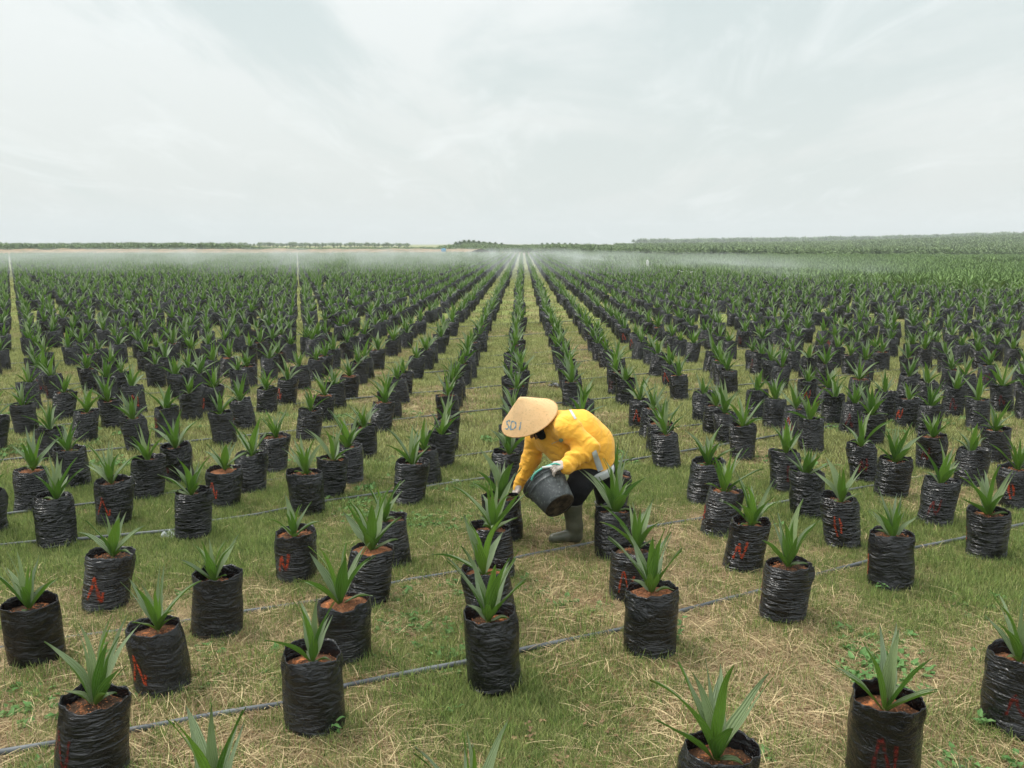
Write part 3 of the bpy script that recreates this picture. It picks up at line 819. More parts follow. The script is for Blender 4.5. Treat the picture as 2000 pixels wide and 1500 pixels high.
m, nt, b = material('yellow_cotton', .85, .2)
nt.links.new(mix(nt, noise(nt, 2.5, 3), (.86, .41, .04), (.93, .49, .065)), b.inputs['Base Color'])
bump(nt, b, math2(nt, 'ADD', noise(nt, 9, 2, .5, (1, .6, 1.6), dist=.8), math2(nt, 'MULTIPLY', noise(nt, 4, 2, .5, dist=1.0), 2.2)), .45, .04); M['yellow'] = m
b.inputs['Sheen Weight'].default_value = .15
M['black'] = mat_simple('black_cloth', (.006, .006, .007), (.014, .014, .016), 6, .9, .2, .4, 25)
M['boot'] = mat_simple('olive_rubber', (.05, .054, .036), (.105, .105, .072), 9, .42, .5, .12, 12)
M['sole'] = mat_simple('muddy_sole', (.16, .12, .06), (.30, .22, .12), 20, .9)
M['skin'] = mat_simple('skin', (.30, .15, .08), (.36, .19, .11), 8, .55)
M['glove'] = mat_simple('knit_glove', (.52, .43, .38), (.66, .57, .52), 35, .95, .1, .6, 160)
M['reflect'] = mat_simple('reflective_tape', (.42, .45, .45), (.55, .57, .57), 12, .45, .5, .15, 15)
M['hat'] = None
m, nt, b = material('varnished_bamboo_weave', .5, .4)
hc = mix(nt, rng_map(nt, noise(nt, 5, 5, .7), .3, .7), (.74, .44, .19), (.85, .56, .28))
hc = mix(nt, rng_map(nt, noise(nt, 60, 3, .7), .55, .8), hc, (.42, .25, .10))
hc = mix(nt, rng_map(nt, noise(nt, 3, 4, .6, (1, 1, 1)), .60, .74, 0, .4), hc, (.42, .28, .14))
nt.links.new(hc, b.inputs['Base Color'])
tco = N(nt, 'ShaderNodeTexCoord'); wv = N(nt, 'ShaderNodeTexWave'); wv.inputs['Scale'].default_value = 55; wv.inputs['Distortion'].default_value = 1.5
wv.bands_direction = 'Z'; nt.links.new(tco.outputs['Object'], wv.inputs['Vector'])
bump(nt, b, math2(nt, 'ADD', wv.outputs['Fac'], noise(nt, 40, 3, .6)), .7, .006); M['hat'] = m
M['hatedge'] = mat_simple('bamboo_edge', (.34, .19, .07), (.5, .3, .12), 40, .6)
M['blue'] = mat_simple('faded_blue_paint', (.12, .20, .24), (.20, .29, .31), 60, .7)
M['teal'] = mat_simple('teal_plastic', (.10, .42, .34), (.16, .50, .41), 20, .45)
M['white'] = mat_simple('white_plastic', (.70, .70, .68), (.5, .5, .48), 20, .5)
m, nt, b = material('scuffed_black_plastic', .5, .5)
sc1 = rng_map(nt, noise(nt, 9, 6, .75, dist=1.5), .50, .66)
sc2 = rng_map(nt, noise(nt, 40, 4, .8, (1, 1, .35), dist=2), .60, .66)
pc = mix(nt, sc1, (.035, .040, .042), (.13, .145, .145)); pc = mix(nt, math2(nt, 'MULTIPLY', sc2, .55), pc, (.36, .37, .35))
nt.links.new(pc, b.inputs['Base Color']); bump(nt, b, noise(nt, 30, 3), .15, .004); M['pail'] = m
M['mud'] = mat_simple('dried_mud', (.03, .025, .02), (.12, .09, .06), 18, .95, .1, .6, 30, None, .4, .7)

feet = Z(900, 1330, 6.62)
worker = empty('person', (feet.x, 6.8, 0))
tag(worker, 'person in yellow long-sleeved shirt and conical straw hat bending over a bag', 'person')
OFF = Vector((feet.x, 6.8, 0))
def settle(o):
    """keep world placement of a mesh made in world coordinates under the worker's empty"""
    o.data.transform(Matrix.Translation(-OFF)); o.parent = worker; return o
def V3(*a): return Vector(a)
# joints
HIPN, HIPF = Z(1020, 770, 6.78), Z(1140, 745, 7.0)
KNEEN, KNEEF = Z(945, 925, 6.62), Z(1180, 925, 7.16)
ANKN, ANKF = Z(925, 1255, 6.62), Z(1165, 1150, 7.26)
SHN, SHF = Z(875, 410, 6.58), Z(605, 500, 7.0)
ELN, ELF = Z(1035, 560, 6.52), Z(570, 660, 6.98)
WRN, WRF = Z(862, 700, 6.42), Z(462, 880, 6.93)
NECK, HEAD = Z(730, 400, 6.82), Z(622, 372, 6.8)
# --- body (skin), one continuous surface
f = Field(Z(380, 1400, 6.8) + V3(-.05, -.65, -.15), Z(1300, 130, 6.8) + V3(.1, .6, .05), .0085)
f.cone(Z(1090, 700, 6.86), Z(960, 540, 6.84), .105, .11, .05); f.cone(Z(960, 540, 6.84), Z(780, 430, 6.82), .11, .09, .05)
f.cone(Z(780, 430, 6.82), NECK, .06, .05, .04); f.cone(NECK, HEAD, .047, .05, .03)
for a, b_, c_ in ((SHN, ELN, WRN), (SHF, ELF, WRF)):
    f.cone(Z(780, 430, 6.82), a, .06, .045, .04); f.cone(a, b_, .043, .036, .02); f.cone(b_, c_, .034, .024, .02)
for a, b_, c_ in ((HIPN, KNEEN, ANKN), (HIPF, KNEEF, ANKF)):
    f.cone(Z(1090, 700, 6.86), a, .08, .075, .05); f.cone(a, b_, .072, .052, .03); f.cone(b_, c_, .05, .034, .03); f.cone(c_, c_ + V3(-.12, -.01, -.055), .034, .028, .02)
# head: face turned down and to the left
fdir = V3(-.62, -.18, -.76).normalized(); updir = (V3(-.62, -.10, .62) - fdir * V3(-.62, -.10, .62).dot(fdir)).normalized(); sdir = fdir.cross(updir)
f.ball(HEAD, .088, .02, (1, .92, 1.0)); f.cone(HEAD, HEAD + fdir * .035 - updir * .06, .075, .05, .03)
f.cone(HEAD + fdir * .08, HEAD + fdir * .105 - updir * .028, .008, .014, .012)                      # nose
for sg in (1, -1):
    f.ball(HEAD + sdir * .085 * sg - updir * .01, .022, .01, (1, 1, 1))                              # ears
f.cone(HEAD + fdir * .082 - updir * .055 + sdir * .02, HEAD + fdir * .082 - updir * .055 - sdir * .02, .008, .008, .008)  # lips
body = settle(f.mesh('body', M['skin'], None, 1))
# eyes
for sg in (1, -1):
    g = G(); c = HEAD + fdir * .083 + sdir * .031 * sg + updir * .004
    g.grid([[c + (sdir * math.cos(a) * math.sin(q) + updir * math.sin(a) * math.sin(q)) * .012 + fdir * math.cos(q) * .008 for a in np.arange(10) * .6283] for q in (0.02, .5, 1.0, 1.5)], close=True)
    settle(g.build('eye', mat_simple('eye', (.02, .015, .01), None, rough=.2)))
# --- trousers
f = Field(Z(780, 1080, 6.8) + V3(0, -.5, -.1), Z(1300, 560, 6.8) + V3(0, .6, 0), .0085)
f.cone(Z(1085, 690, 6.86), Z(1090, 700, 6.86), .155, .155, .04)
f.cone(HIPN, KNEEN + V3(0, 0, .02), .125, .092, .04, .006, 26, 1); f.cone(KNEEN + V3(0, 0, .02), Z(915, 1000, 6.62), .092, .072, .03, .006, 40, 2)
f.cone(HIPF, KNEEF, .115, .088, .04, .006, 26, 3); f.cone(KNEEF, Z(1168, 1030, 7.24), .088, .068, .03, .006, 40, 4)
f.cut(Z(1168, 1010, 7.24), V3(0, 0, -1)); 
settle(f.mesh('trousers', M['black'], None, 2))
# --- yellow shirt
f = Field(Z(380, 960, 6.8) + V3(0, -.5, -.05), Z(1300, 130, 6.8) + V3(.1, .55, .05), .0075)
f.cone(Z(1062, 640, 6.86), Z(1040, 545, 6.85), .178, .190, .05, 00.0100,11, 1)
f.cone(Z(1040, 545, 6.85), Z(935, 455, 6.84), .190, .192, .06, 00.0086,11, 2)
f.cone(Z(935, 455, 6.84), Z(800, 410, 6.82), .192, .150, .06, 00.0086,13, 3)
f.cone(Z(880, 560, 6.82), Z(930, 620, 6.80), .150, .145, .08, 00.0100,13, 4)
f.cone(Z(760, 500, 6.86), Z(860, 560, 6.84), .125, .150, .08, 00.0100,13, 5)
f.cone(Z(690, 470, 6.92), Z(620, 500, 6.98), .095, .085, .06, 00.0071,18, 6)
f.cone(Z(1075, 690, 6.86), Z(930, 690, 6.80), .150, .095, .06, 00.0114,15, 7)
f.cone(Z(790, 400, 6.76), SHN, .12, .098, .05, 00.0071,16, 8)
f.cut(Z(600, 415, 6.84), V3(-.62, -.1, .35)) if False else None
c0 = f.d.copy()
# hem
pl = Z(850, 757, 6.8); p2 = Z(1020, 788, 6.8); p3 = Z(1232, 690, 6.8)
def line_normal(a, b_):
    d = (b_ - a); n = V3(-d.z, 0, d.x); n = n if n.z < 0 else -n
    return n.normalized()
f.cut(p2, line_normal(pl, p2) + V3(0, .15, 0)); f.cut(p2, line_normal(p2, p3) + V3(0, .1, 0))
# sleeves
f.cone(SHN, ELN, .094, .082, .035, 0.010, 26, 9); f.cone(ELN, WRN, .082, .058, .025, .013, 40, 10)
f.cone(WRN + (ELN - WRN) * .12, WRN + (ELN - WRN) * .02, .058, .052, .01, .004, 60, 3)
f.cone(SHF, ELF, .085, .074, .035, .010, 34, 11); f.cone(ELF, WRF, .074, .042, .025, .010, 42, 12)
wd = (WRN - ELN).normalized(); f.cut(WRN + wd * .012, wd) if False else None
# open neck
nk = Field.__new__(Field); q = f.P - np.array(Z(640, 400, 6.80)); 
ax_ = np.array((HEAD - NECK).normalized()); tt = q @ ax_; rad = np.linalg.norm(q - tt[..., None] * ax_, axis=-1)
f.d = np.maximum(f.d, -(np.maximum(rad - .085, -(tt + .055))))
shirt = f.mesh('shirt', M['yellow'], None, 1)
dg = bpy.context.evaluated_depsgraph_get()
bvh = BVHTree.FromPolygons([v.co.copy() for v in shirt.data.vertices], [tuple(p.vertices) for p in shirt.data.polygons])
CAM = V3(0, 0, CAM_H)
def shoot(zx, zy, off=.003, tree=None, fallback=6.75):
    d = ray(900 + zx / 4.1675, 740 + zy / 4.1675).normalized()
    h = (tree or bvh).ray_cast(CAM, d)
    if h[0] is None: return None
    n = h[1] if h[1].dot(d) < 0 else -h[1]
    return h[0] + n * off
def patch(rows, name, mat, off=.004, tree=None):
    P = []
    for r in rows:
        row = [shoot(a, b_, off, tree) for a, b_ in r]
        if any(p is None for p in row): continue
        P.append(row)
    g = G(); g.grid(P)
    bk = [[p + (p - CAM).normalized() * .004 for p in r] for r in P]; g.grid([r[::-1] for r in bk])
    return g.build(name, mat)
def lerp2(a, b_, t): return (a[0] + (b_[0] - a[0]) * t, a[1] + (b_[1] - a[1]) * t)
def strip(left, right, n=24, m=5):
    def at(pl_, t):
        k = t * (len(pl_) - 1); i = min(int(k), len(pl_) - 2); return lerp2(pl_[i], pl_[i + 1], k - i)
    return [[lerp2(at(left, i / n), at(right, i / n), j / m) for j in range(m + 1)] for i in range(n + 1)]
pp = [patch(strip([(1066, 600), (1092, 690), (1116, 754)], [(1098, 575), (1132, 660), (1160, 738)]), 'reflective_strip', M['reflect']),
      patch(strip([(876, 246), (908, 305), (925, 332)], [(895, 246), (928, 300), (940, 322)], 14, 3), 'reflective_strip', M['reflect'])]
# chest emblem: round green badge with a pale centre and a short pale line of unreadable lettering beside it
g = G(); cx_, cy_ = 818, 498
rings = [[shoot(cx_ + r * math.cos(a), cy_ + r * math.sin(a) * .9, .004) for a in np.arange(20) * 2 * math.pi / 20] for r in (.5, 6, 10, 17)]
g.grid(rings[2:], close=True); g.grid(rings[:2], close=True, mi=0); g.grid(rings[1:3], close=True, mi=1)
pp.append(g.build('chest_emblem', [mat_simple('green_print', (.03, .20, .17), (.06, .27, .2), 60), M['reflect']]))
for i, (a, b_) in enumerate((((742, 530), (752, 524)), ((757, 522), (768, 517)), ((772, 515), (783, 510)), ((787, 508), (796, 504)))):
    pp.append(patch(strip([a, b_], [(a[0] + 2, a[1] - 7), (b_[0] + 2, b_[1] - 7)], 3, 2), 'chest_lettering', M['reflect']))
settle(shirt)
for p in pp: settle(p)
for p in pp: p.parent = shirt; p.matrix_parent_inverse = Matrix.Identity(4)
# reflective band showing under the hem
f = Field(Z(960, 860, 6.8) + V3(0, -.3, 0), Z(1290, 650, 6.8) + V3(0, .4, 0), .007)
f.cone(Z(1076, 690, 6.80), Z(1086, 735, 6.80), .166, .160, .03)
n_ = line_normal(Z(1015, 790, 6.8), Z(1240, 715, 6.8)); f.cut(Z(1030, 826, 6.8), n_); f.cut(Z(1015, 770, 6.8), -n_)
f.cut(Z(1018, 800, 6.70), V3(-1, 0, 0))
settle(f.mesh('reflective_hem_band', M['reflect'], None, 1))
# boots
def boot(top, ank, toe_dir, name):
    f = Field(ank + V3(-.30, -.25, -.16), ank + V3(.2, .25, .42), .0075)
    sole_z = .024
    f.cone(top, ank + V3(0, 0, .06), .083, .060, .02, .004, 18, 5); f.cone(ank + V3(0, 0, .06), V3(ank.x + .01, ank.y, sole_z + .055), .066, .056, .03, .004, 30, 6)
    f.cone(V3(ank.x, ank.y, sole_z + .055), V3(ank.x, ank.y, sole_z + .05) + toe_dir * .17, .052, .036, .03, sq=(0, 0, 1, 1.05))
    f.cone(V3(ank.x, ank.y, sole_z + .05) + toe_dir * .09, V3(ank.x, ank.y, sole_z + .034) + toe_dir * .18, .042, .030, .02)
    f.cut(V3(0, 0, sole_z), V3(0, 0, -1)); f.cut(top, V3(0, 0, 1))
    o = f.mesh(name, M['boot'], None, 2); settle(o)
    # rim of the shaft and the sole
    g = G(); g.tube([top + V3(math.cos(a) * .082, math.sin(a) * .082, -.004) for a in np.linspace(0, 2 * math.pi, 33)], .0045, 6)
    r = settle(g.build('boot_rim', M['boot'])); r.parent = o; r.matrix_parent_inverse = Matrix.Identity(4)
    g = G(); out = []
    for k in range(28):
        a = 2 * math.pi * k / 28; l = math.cos(a); w = math.sin(a)
        c = V3(ank.x, ank.y, 0) + toe_dir * (.075 + l * .135); wd_ = .045 if l < -.3 else .052
        out.append(c + V3(-toe_dir.y, toe_dir.x, 0) * w * wd_)
    g.grid([[p + V3(0, 0, z) for p in out] for z in (.0, .036)], close=True); g.poly([p + V3(0, 0, .036) for p in out]); g.poly([p for p in out][::-1])
    r = settle(g.build('boot_sole', M['sole'])); r.parent = o; r.matrix_parent_inverse = Matrix.Identity(4)
boot(Z(904, 1012, 6.62), ANKN, V3(-.97, -.25, 0).normalized(), 'rubber_boot')
boot(Z(1168, 1000, 7.24), ANKF, V3(-.35, -.93, 0).normalized(), 'rubber_boot')
# black scarf and hair under the hat
f = Field(HEAD + V3(-.18, -.2, -.2), NECK + V3(.2, .2, .15), .007)
f.ball(HEAD - fdir * .018 + updir * .01, .104, .01); f.cone(HEAD - fdir * .03, NECK, .085, .078, .03, .006, 30, 2)
f.cone(NECK, Z(660, 455, 6.72), .05, .04, .03, .004, 40, 2)
q = f.P - np.array(HEAD + fdir * .11 - updir * .02); f.d = np.maximum(f.d, .066 - np.linalg.norm(q, axis=-1))
settle(f.mesh('head_scarf', M['black'], None, 1))
# hat
hatc = Z(558, 314, 6.76)
hax = None
# axis: up-left in the picture and tilted towards the camera
r0 = ray(1032, 812).normalized(); rx = V3(1, 0, 0); ry = r0.cross(rx).normalized() * -1
ry = rx.cross(r0).normalized()
if ry.z < 0: ry = -ry
im = (rx * -.43 + ry * .90).normalized(); th_ = math.asin(.51)
hax = (im * math.cos(th_) - r0 * math.sin(th_)).normalized()
hu = hax.orthogonal().normalized(); hv = hax.cross(hu)
HR, HH = .235, .208
def hat_pt(r, a, off=0):
    t = r / HR; z = HH * (1 - t) + .002 * math.sin(t * math.pi) - .014 * max(0, 1 - t / .10) ** 2
    w = 1 + .012 * math.sin(a * 2 + 1) + .006 * math.sin(a * 5)
    return hatc + (hu * math.cos(a) + hv * math.sin(a)) * r * w + hax * (z + off)
g = G(); NA = 72
rs = [.001, .008, .018, .03, .05, .08, .11, .14, .17, .195, .215, .230, HR]
g.grid([[hat_pt(r, 2 * math.pi * k / NA, .0008 * math.sin(r * 420)) for k in range(NA)] for r in rs], close=True)
g.grid([[hat_pt(r, 2 * math.pi * k / NA, -.004) for k in range(NA)] for r in rs[::-1]], close=True)
hat = g.build('conical_hat', M['hat'])
hb = BVHTree.FromPolygons([v.co.copy() for v in hat.data.vertices], [tuple(p.vertices) for p in hat.data.polygons])
g = G(); g.tube([hat_pt(HR, 2 * math.pi * k / 60, -.002) for k in range(61)], .0052, 8); he = g.build('hat_edge', M['hatedge'])
def painted(strokes, w, name, mat, tree, off=.0016):
    g = G()
    for st_ in strokes:
        pts = []
        for i in range(len(st_) - 1):
            for k in range(4): pts.append(lerp2(st_[i], st_[i + 1], k / 4))
        pts.append(st_[-1]); P = []
        for i, p in enumerate(pts):
            a = pts[max(i - 1, 0)]; b_ = pts[min(i + 1, len(pts) - 1)]; d = math.hypot(b_[0] - a[0], b_[1] - a[1]); nx, ny = -(b_[1] - a[1]) / d, (b_[0] - a[0]) / d
            ww = w * (.8 + .35 * math.sin(i * .9 + len(pts)))
            row = [shoot(p[0] + nx * ww * s_, p[1] + ny * ww * s_, off, tree) for s_ in (-.5, 0, .5)]
            if all(r is not None for r in row): P.append(row)
        if len(P) > 1: g.grid(P)
    return g.build(name, mat)
LETTERS = {'S': [[(403, 346), (393, 339), (380, 344), (375, 357), (379, 369), (389, 379), (391, 392), (384, 405), (372, 410), (362, 404)]],
           'D': [[(414, 348), (408, 382), (402, 410)], [(414, 348), (432, 346), (446, 356), (450, 375), (444, 396), (428, 410), (402, 412)]],
           'I': [[(490, 352), (484, 385), (477, 417)]]}
lt = [painted(s_, 12, 'painted_letter', M['blue'], hb) for s_ in LETTERS.values()]
settle(hat); settle(he); he.parent = hat; he.matrix_parent_inverse = Matrix.Identity(4)
for o in lt: settle(o); o.parent = hat; o.matrix_parent_inverse = Matrix.Identity(4)
g = G(); g.tube([Z(605, 430, 6.70), Z(598, 462, 6.69), Z(612, 492, 6.68), Z(625, 480, 6.69), Z(640, 440, 6.71)], .004, 6); settle(g.build('chin_strap', M['black']))
# gloves with five fingers each
def glove(name, wrist, palm_dir, up, fingers, thumb):
    side = palm_dir.cross(up).normalized(); c = wrist + palm_dir * .05
    f = Field(c - V3(.14, .14, .14), c + V3(.14, .14, .14), .0042)
    f.cone(wrist - palm_dir * .03, wrist + palm_dir * .015, .027, .029, .01)
    for k in (-1, -.33, .33, 1):
        f.cone(wrist + palm_dir * .01 + side * k * .018, wrist + palm_dir * .078 + side * k * .029, .017, .0145, .012)
    for i, k in enumerate((-1, -.33, .33, 1)):
        base_ = wrist + palm_dir * .08 + side * k * .030; L = (.030, .034, .036, .031)[i]; p = base_; a = fingers[i]; ang = 0
        for s_ in range(3):
            ang += a * (1, .9, .7)[s_]; d = (palm_dir * math.cos(ang) + up * -math.sin(ang) + side * k * .06).normalized(); q_ = p + d * L * (1.1, .8, .62)[s_]
            f.cone(p, q_, .0108 - .0008 * s_, .0100 - .0008 * s_, .003); p = q_
    p = wrist + palm_dir * .03 - side * .03
    for d, L in ((thumb[0], .042), (thumb[1], .030)):
        q_ = p + d.normalized() * L; f.cone(p, q_, .0135, .0112, .005); p = q_
    return settle(f.mesh(name, M['glove'], None, 1))
HN = Z(850, 692, 6.41)
pd = (Z(765, 712, 6.37) - HN).normalized(); up_ = (V3(.1, -.55, .8) - pd * V3(.1, -.55, .8).dot(pd)).normalized()
glove('glove', HN, pd, up_, (.75, .95, 1.0, .95), (V3(-.9, .2, .1), V3(-.7, .1, -.6)))
HFp = Z(470, 870, 6.92); pdf = (Z(425, 985, 6.88) - HFp).normalized(); upf = (V3(-.8, -.5, .2) - pdf * V3(-.8, -.5, .2).dot(pdf)).normalized()
glove('glove', HFp, pdf, upf, (.3, .35, .4, .45), (V3(-.5, -.5, -.6), V3(-.2, -.2, -1)))

# ------------------------------------------------------------------ pail held by the worker
pb = Z(806, 1030, 6.36); pr = Z(677, 838, 6.50)
im2 = (pb - pr); vd = ray(1078, 965).normalized()
pax = im2 - vd * im2.dot(vd); pax = pax.normalized()
axb = (pax * math.cos(math.radians(30)) - vd * math.sin(math.radians(30))).normalized()     # from rim towards bottom
pu = axb.orthogonal().normalized(); pv = axb.cross(pu)
PH, R0, R1 = .245, .166, .123
rimc = pb - axb * PH
def ringp(c, r, n=56): return [c + (pu * math.cos(2 * math.pi * k / n) + pv * math.sin(2 * math.pi * k / n)) * r for k in range(n)]
pail = empty('pail', rimc)
tag(pail, 'scuffed black plastic pail tilted in the gloved hand of the worker', 'pail')
def settle2(o): o.data.transform(Matrix.Translation(-rimc)); o.parent = pail; return o
g = G(); prof = []
for t, dr in ((1.0, -.012), (1.0, -.003), (.985, 0), (.8, 0), (.6, 0), (.4, 0), (.30, 0), (.285, .004), (.27, .004), (.25, 0), (.12, 0), (.115, .006), (.09, .006), (.085, 0), (.03, .0), (.028, .014), (.0, .015), (-.01, .012), (-.01, .0), (.02, -.006), (.5, -.006), (.97, -.006)):
    prof.append(ringp(rimc + axb * PH * t, R0 + (R1 - R0) * t + dr))
prof.append(ringp(rimc + axb * PH * .97, .002)); g.grid(prof, close=True)
settle2(g.build('pail_wall', M['pail']))
g = G(); g.grid([ringp(rimc + axb * PH * 1.0, .002), ringp(rimc + axb * (PH * 1.0), .06), ringp(rimc + axb * (PH * 1.0), R1 - .012)], close=True); g.grid([ringp(rimc + axb * (PH + .005), R1 - .014), ringp(rimc + axb * (PH + .005), R1 - .004), ringp(rimc + axb * (PH - .001), R1 - .0035)], close=True)
settle2(g.build('pail_bottom', M['mud']))
g = G(); 
def arc(pts, n=8):
    out = []
    P = [pts[0]] + list(pts) + [pts[-1]]
    for i in range(1, len(P) - 2):
        for k in range(n):
            t = k / n; a, b_, c_, d_ = P[i - 1], P[i], P[i + 1], P[i + 2]
            out.append(.5 * ((2 * b_) + (c_ - a) * t + (2 * a - 5 * b_ + 4 * c_ - d_) * t * t + (3 * b_ - a - 3 * c_ + d_) * t ** 3))
    out.append(P[-2]); return out
g.tube(arc([Z(575, 822, 6.36), Z(600, 775, 6.34), Z(650, 735, 6.33), Z(710, 708, 6.34), Z(770, 690, 6.36), Z(822, 712, 6.38), Z(848, 760, 6.40)]), .0075, 8)
settle2(g.build('pail_handle', M['teal']))
g = G(); g.tube(arc([Z(662, 722, 6.325), Z(700, 718, 6.325), Z(742, 712, 6.33)]), .009, 8); settle2(g.build('handle_grip', M['white']))

# ------------------------------------------------------------------ small things on the ground
def weed(x, y, label, h=.22, nl=16, seed=0, lean=(0, 0)):
    c = on_ground(x, y); r = empty('weed_plant', c); tag(r, label, 'weed'); q = random.Random(seed)
    g = G(); g2 = G()
    for s_ in range(3):
        a = q.random() * 6.28; hh = h * q.uniform(.6, 1); tip = V3(math.cos(a) * .04 + lean[0] * hh, math.sin(a) * .04 + lean[1] * hh, hh)
        g.tube([V3(0, 0, 0), tip * .5 + V3(.01, 0, .01), tip], [.0022, .0018, .001], 5)
        for k in range(nl // 2):
            p = tip * ((k + 1.5) / (nl // 2 + 1)); az = k * 2.4 + a
            leaf_geo(g2, p, az, math.radians(q.uniform(50, 85)), q.uniform(.03, .055), q.uniform(.018, .028), .6, q.random(), 0, 0, 4, (-1, 0, 1))
    g.build('stem', M['sheath'], r); g2.build('weed_leaves', M['weed'], r)
weed(1552, 1215, 'leafy green weed climbing the right side of a seedling bag', .26, 18, 1)
weed(1318, 1262, 'round-leaved creeping weed against the bag in the centre right foreground', .19, 18, 2)
weed(1722, 1158, 'low clover-like weed at the foot of a bag above the right hose', .09, 10, 3)
weed(648, 1436, 'small grassy weed at the foot of the front bag left of centre', .11, 8, 4)
weed(1915, 1425, 'small weed at the foot of the bag by the right edge', .10, 10, 5)
weed(862, 915, 'upright weed beside the bag left of the worker', .26, 14, 6)
def scrap(x, y, size, label, name, mat, seed, flat=.35, cat='litter'):
    c = on_ground(x, y); P = []
    for i in range(7):
        row = []
        for j in range(7):
            u, v = (i / 6 - .5), (j / 6 - .5); k = 1 + .35 * mnoise.noise(V3(u * 3 + seed, v * 3, 0))
            row.append(V3(u * size * k, v * size * .7 * k, .012 + size * flat * abs(mnoise.noise(V3(u * 3.1 + seed, v * 3.1, seed))) ))
        P.append(row)
    g = G(); g.grid(P); g.grid([[p + V3(0, 0, -.003) for p in r[::-1]] for r in P])
    o = g.build(name, mat, smooth=False); o.location = c; o.rotation_euler.z = seed; tag(o, label, cat)
M['film'] = mat_simple('white_film', (.5, .52, .52), (.25, .27, .28), 20, .4)
M['deadleaf'] = mat_simple('dead_leaf', (.30, .17, .09), (.45, .28, .16), 20, .8)
scrap(1085, 755, .26, 'torn scrap of black plastic lying on the grass above the hat', 'plastic_scrap', M['bag'], 1.3)
scrap(895, 943, .12, 'crumpled white scrap on the grass left of the worker', 'paper_scrap', M['film'], 2.2)
scrap(757, 946, .10, 'small white scrap beside a bag left of the worker', 'paper_scrap', M['film'], 3.1)
scrap(335, 1048, .16, 'pale torn film by the left hose and a bag', 'paper_scrap', M['film'], 4.7)
scrap(757, 1285, .10, 'curled brown dead leaf on the straw above the front hose', 'dead_leaf', M['deadleaf'], 5.2, .5, 'leaf')
scrap(746, 1330, .11, 'curled brown dead leaf lying against the front hose', 'dead_leaf', M['deadleaf'], 6.9, .5, 'leaf')
scrap(362, 1372, .09, 'pale crumpled leaf at the foot of the red-marked front bag', 'dead_leaf', M['deadleaf'], 7.9, .5, 'leaf')
scrap(378, 1440, .09, 'small black plastic piece in the straw by the front hose', 'plastic_scrap', M['bag'], 8.3, .3)
scrap(430, 1295, .08, 'small grey film scrap in the grass between two left bags', 'paper_scrap', M['film'], 9.3, .3)

# ------------------------------------------------------------------ far edge of the field: soil bank, hedges, plantation, hills
M['bank'] = mat_simple('tan_soil', (.13, .11, .05), (.34, .22, .13), .7, .95, .1, .6, 3)
def bank(name, path, h, w, label):
    P = []; path = [Vector(p) for p in path]; pts = []
    for i in range(len(path) - 1):
        n = max(2, int((path[i + 1] - path[i]).length / 1.2))
        for k in range(n): pts.append(path[i].lerp(path[i + 1], k / n))
    for i, p in enumerate(pts):
        t = (pts[min(i + 1, len(pts) - 1)] - pts[max(i - 1, 0)]).normalized(); s_ = V3(-t.y, t.x, 0); row = []
        for k in range(9):
            u = k / 4 - 1; z = h * (1 - abs(u) ** 1.8) * (1 + .35 * mnoise.noise(p * .25 + V3(k * .3, 0, 1))) * (h > 0) + .12 * mnoise.noise(p * .9 + V3(k, 0, 0)) * (1 - u * u)
            row.append(p + s_ * u * w + V3(0, 0, max(z, -.05) - .04 + p.z))
        P.append(row)
    g = G(); g.grid(P); o = g.build(name, M['bank']); tag(o, kind='structure'); o['label'] = label
def P_at(u, Y, z=0): return V3((u - 1000) / FPX * Y, Y, z)
bank('soil_bank', [P_at(-600, 196), P_at(200, 205), P_at(500, 210), P_at(720, 212), P_at(880, 210), P_at(950, 206)], 1.15, 7, 'low bank of bare tan soil along the far left edge of the field')
bank('soil_ridge', [P_at(900, 204), P_at(1000, 200), P_at(1100, 180), P_at(1180, 160), P_at(1240, 132)], .35, 2.5, 'thin ridge of bare soil behind the field')
def frond_clump(seed, nf_, L, wd, trunk, mat, name, droop=(.6, 1.5), inc=(.1, 1.2)):
    q = random.Random(seed); g = G()
    if trunk: g.tube([V3(0, 0, -.2), V3(0, 0, trunk)], [.09 * L, .07 * L], 6, 1)
    az = q.random() * 6
    for i in range(nf_):
        az += 2.4 + q.uniform(-.3, .3); f_ = i / nf_; t0 = V3(0, 0, trunk)
        leaf_geo(g, t0, az, inc[0] + (inc[1] - inc[0]) * f_ + q.uniform(-.1, .1), L * q.uniform(.8, 1.1), wd * q.uniform(.8, 1.2), q.uniform(*droop), q.random(), 0, 0, 5, (-1, 0, 1), q.uniform(-.8, .8))
    return g.build(name, mat, link=False)
def mat_far(name, c1, c2):
    m, nt, b = material(name, .75, .15); at = N(nt, 'ShaderNodeAttribute', attribute_name='tone')
    c = mix(nt, at.outputs['Fac'], c1, c2); c = mix(nt, math2(nt, 'MULTIPLY', obj_random(nt), .5), c, tuple(x * 1.35 for x in c2))
    nt.links.new(c, b.inputs['Base Color']); return m
MF1 = mat_far('palm_frond', (.07, .11, .05), (.22, .29, .13)); MF2 = mat_far('young_frond', (.07, .12, .04), (.20, .29, .10)); MT = mat_simple('palm_trunk', (.10, .08, .05))
young = [frond_clump(s_, 12, .85, .14, 0.05, [MF2, MT], 'young_palm', (.4, 1.1), (.05, .9)) for s_ in range(5)]
palms = [frond_clump(20 + s_, 24, 2.2, .55, .7, [MF1, MT], 'palm', (.7, 1.5), (.05, 1.3)) for s_ in range(5)]
def region(n, u0, u1, y0, y1, pw=1.0):
    y = y0 + (y1 - y0) * rng.uniform(0, 1, n) ** pw; u = rng.uniform(u0, u1, n); return (u - 1000) / FPX * y, y
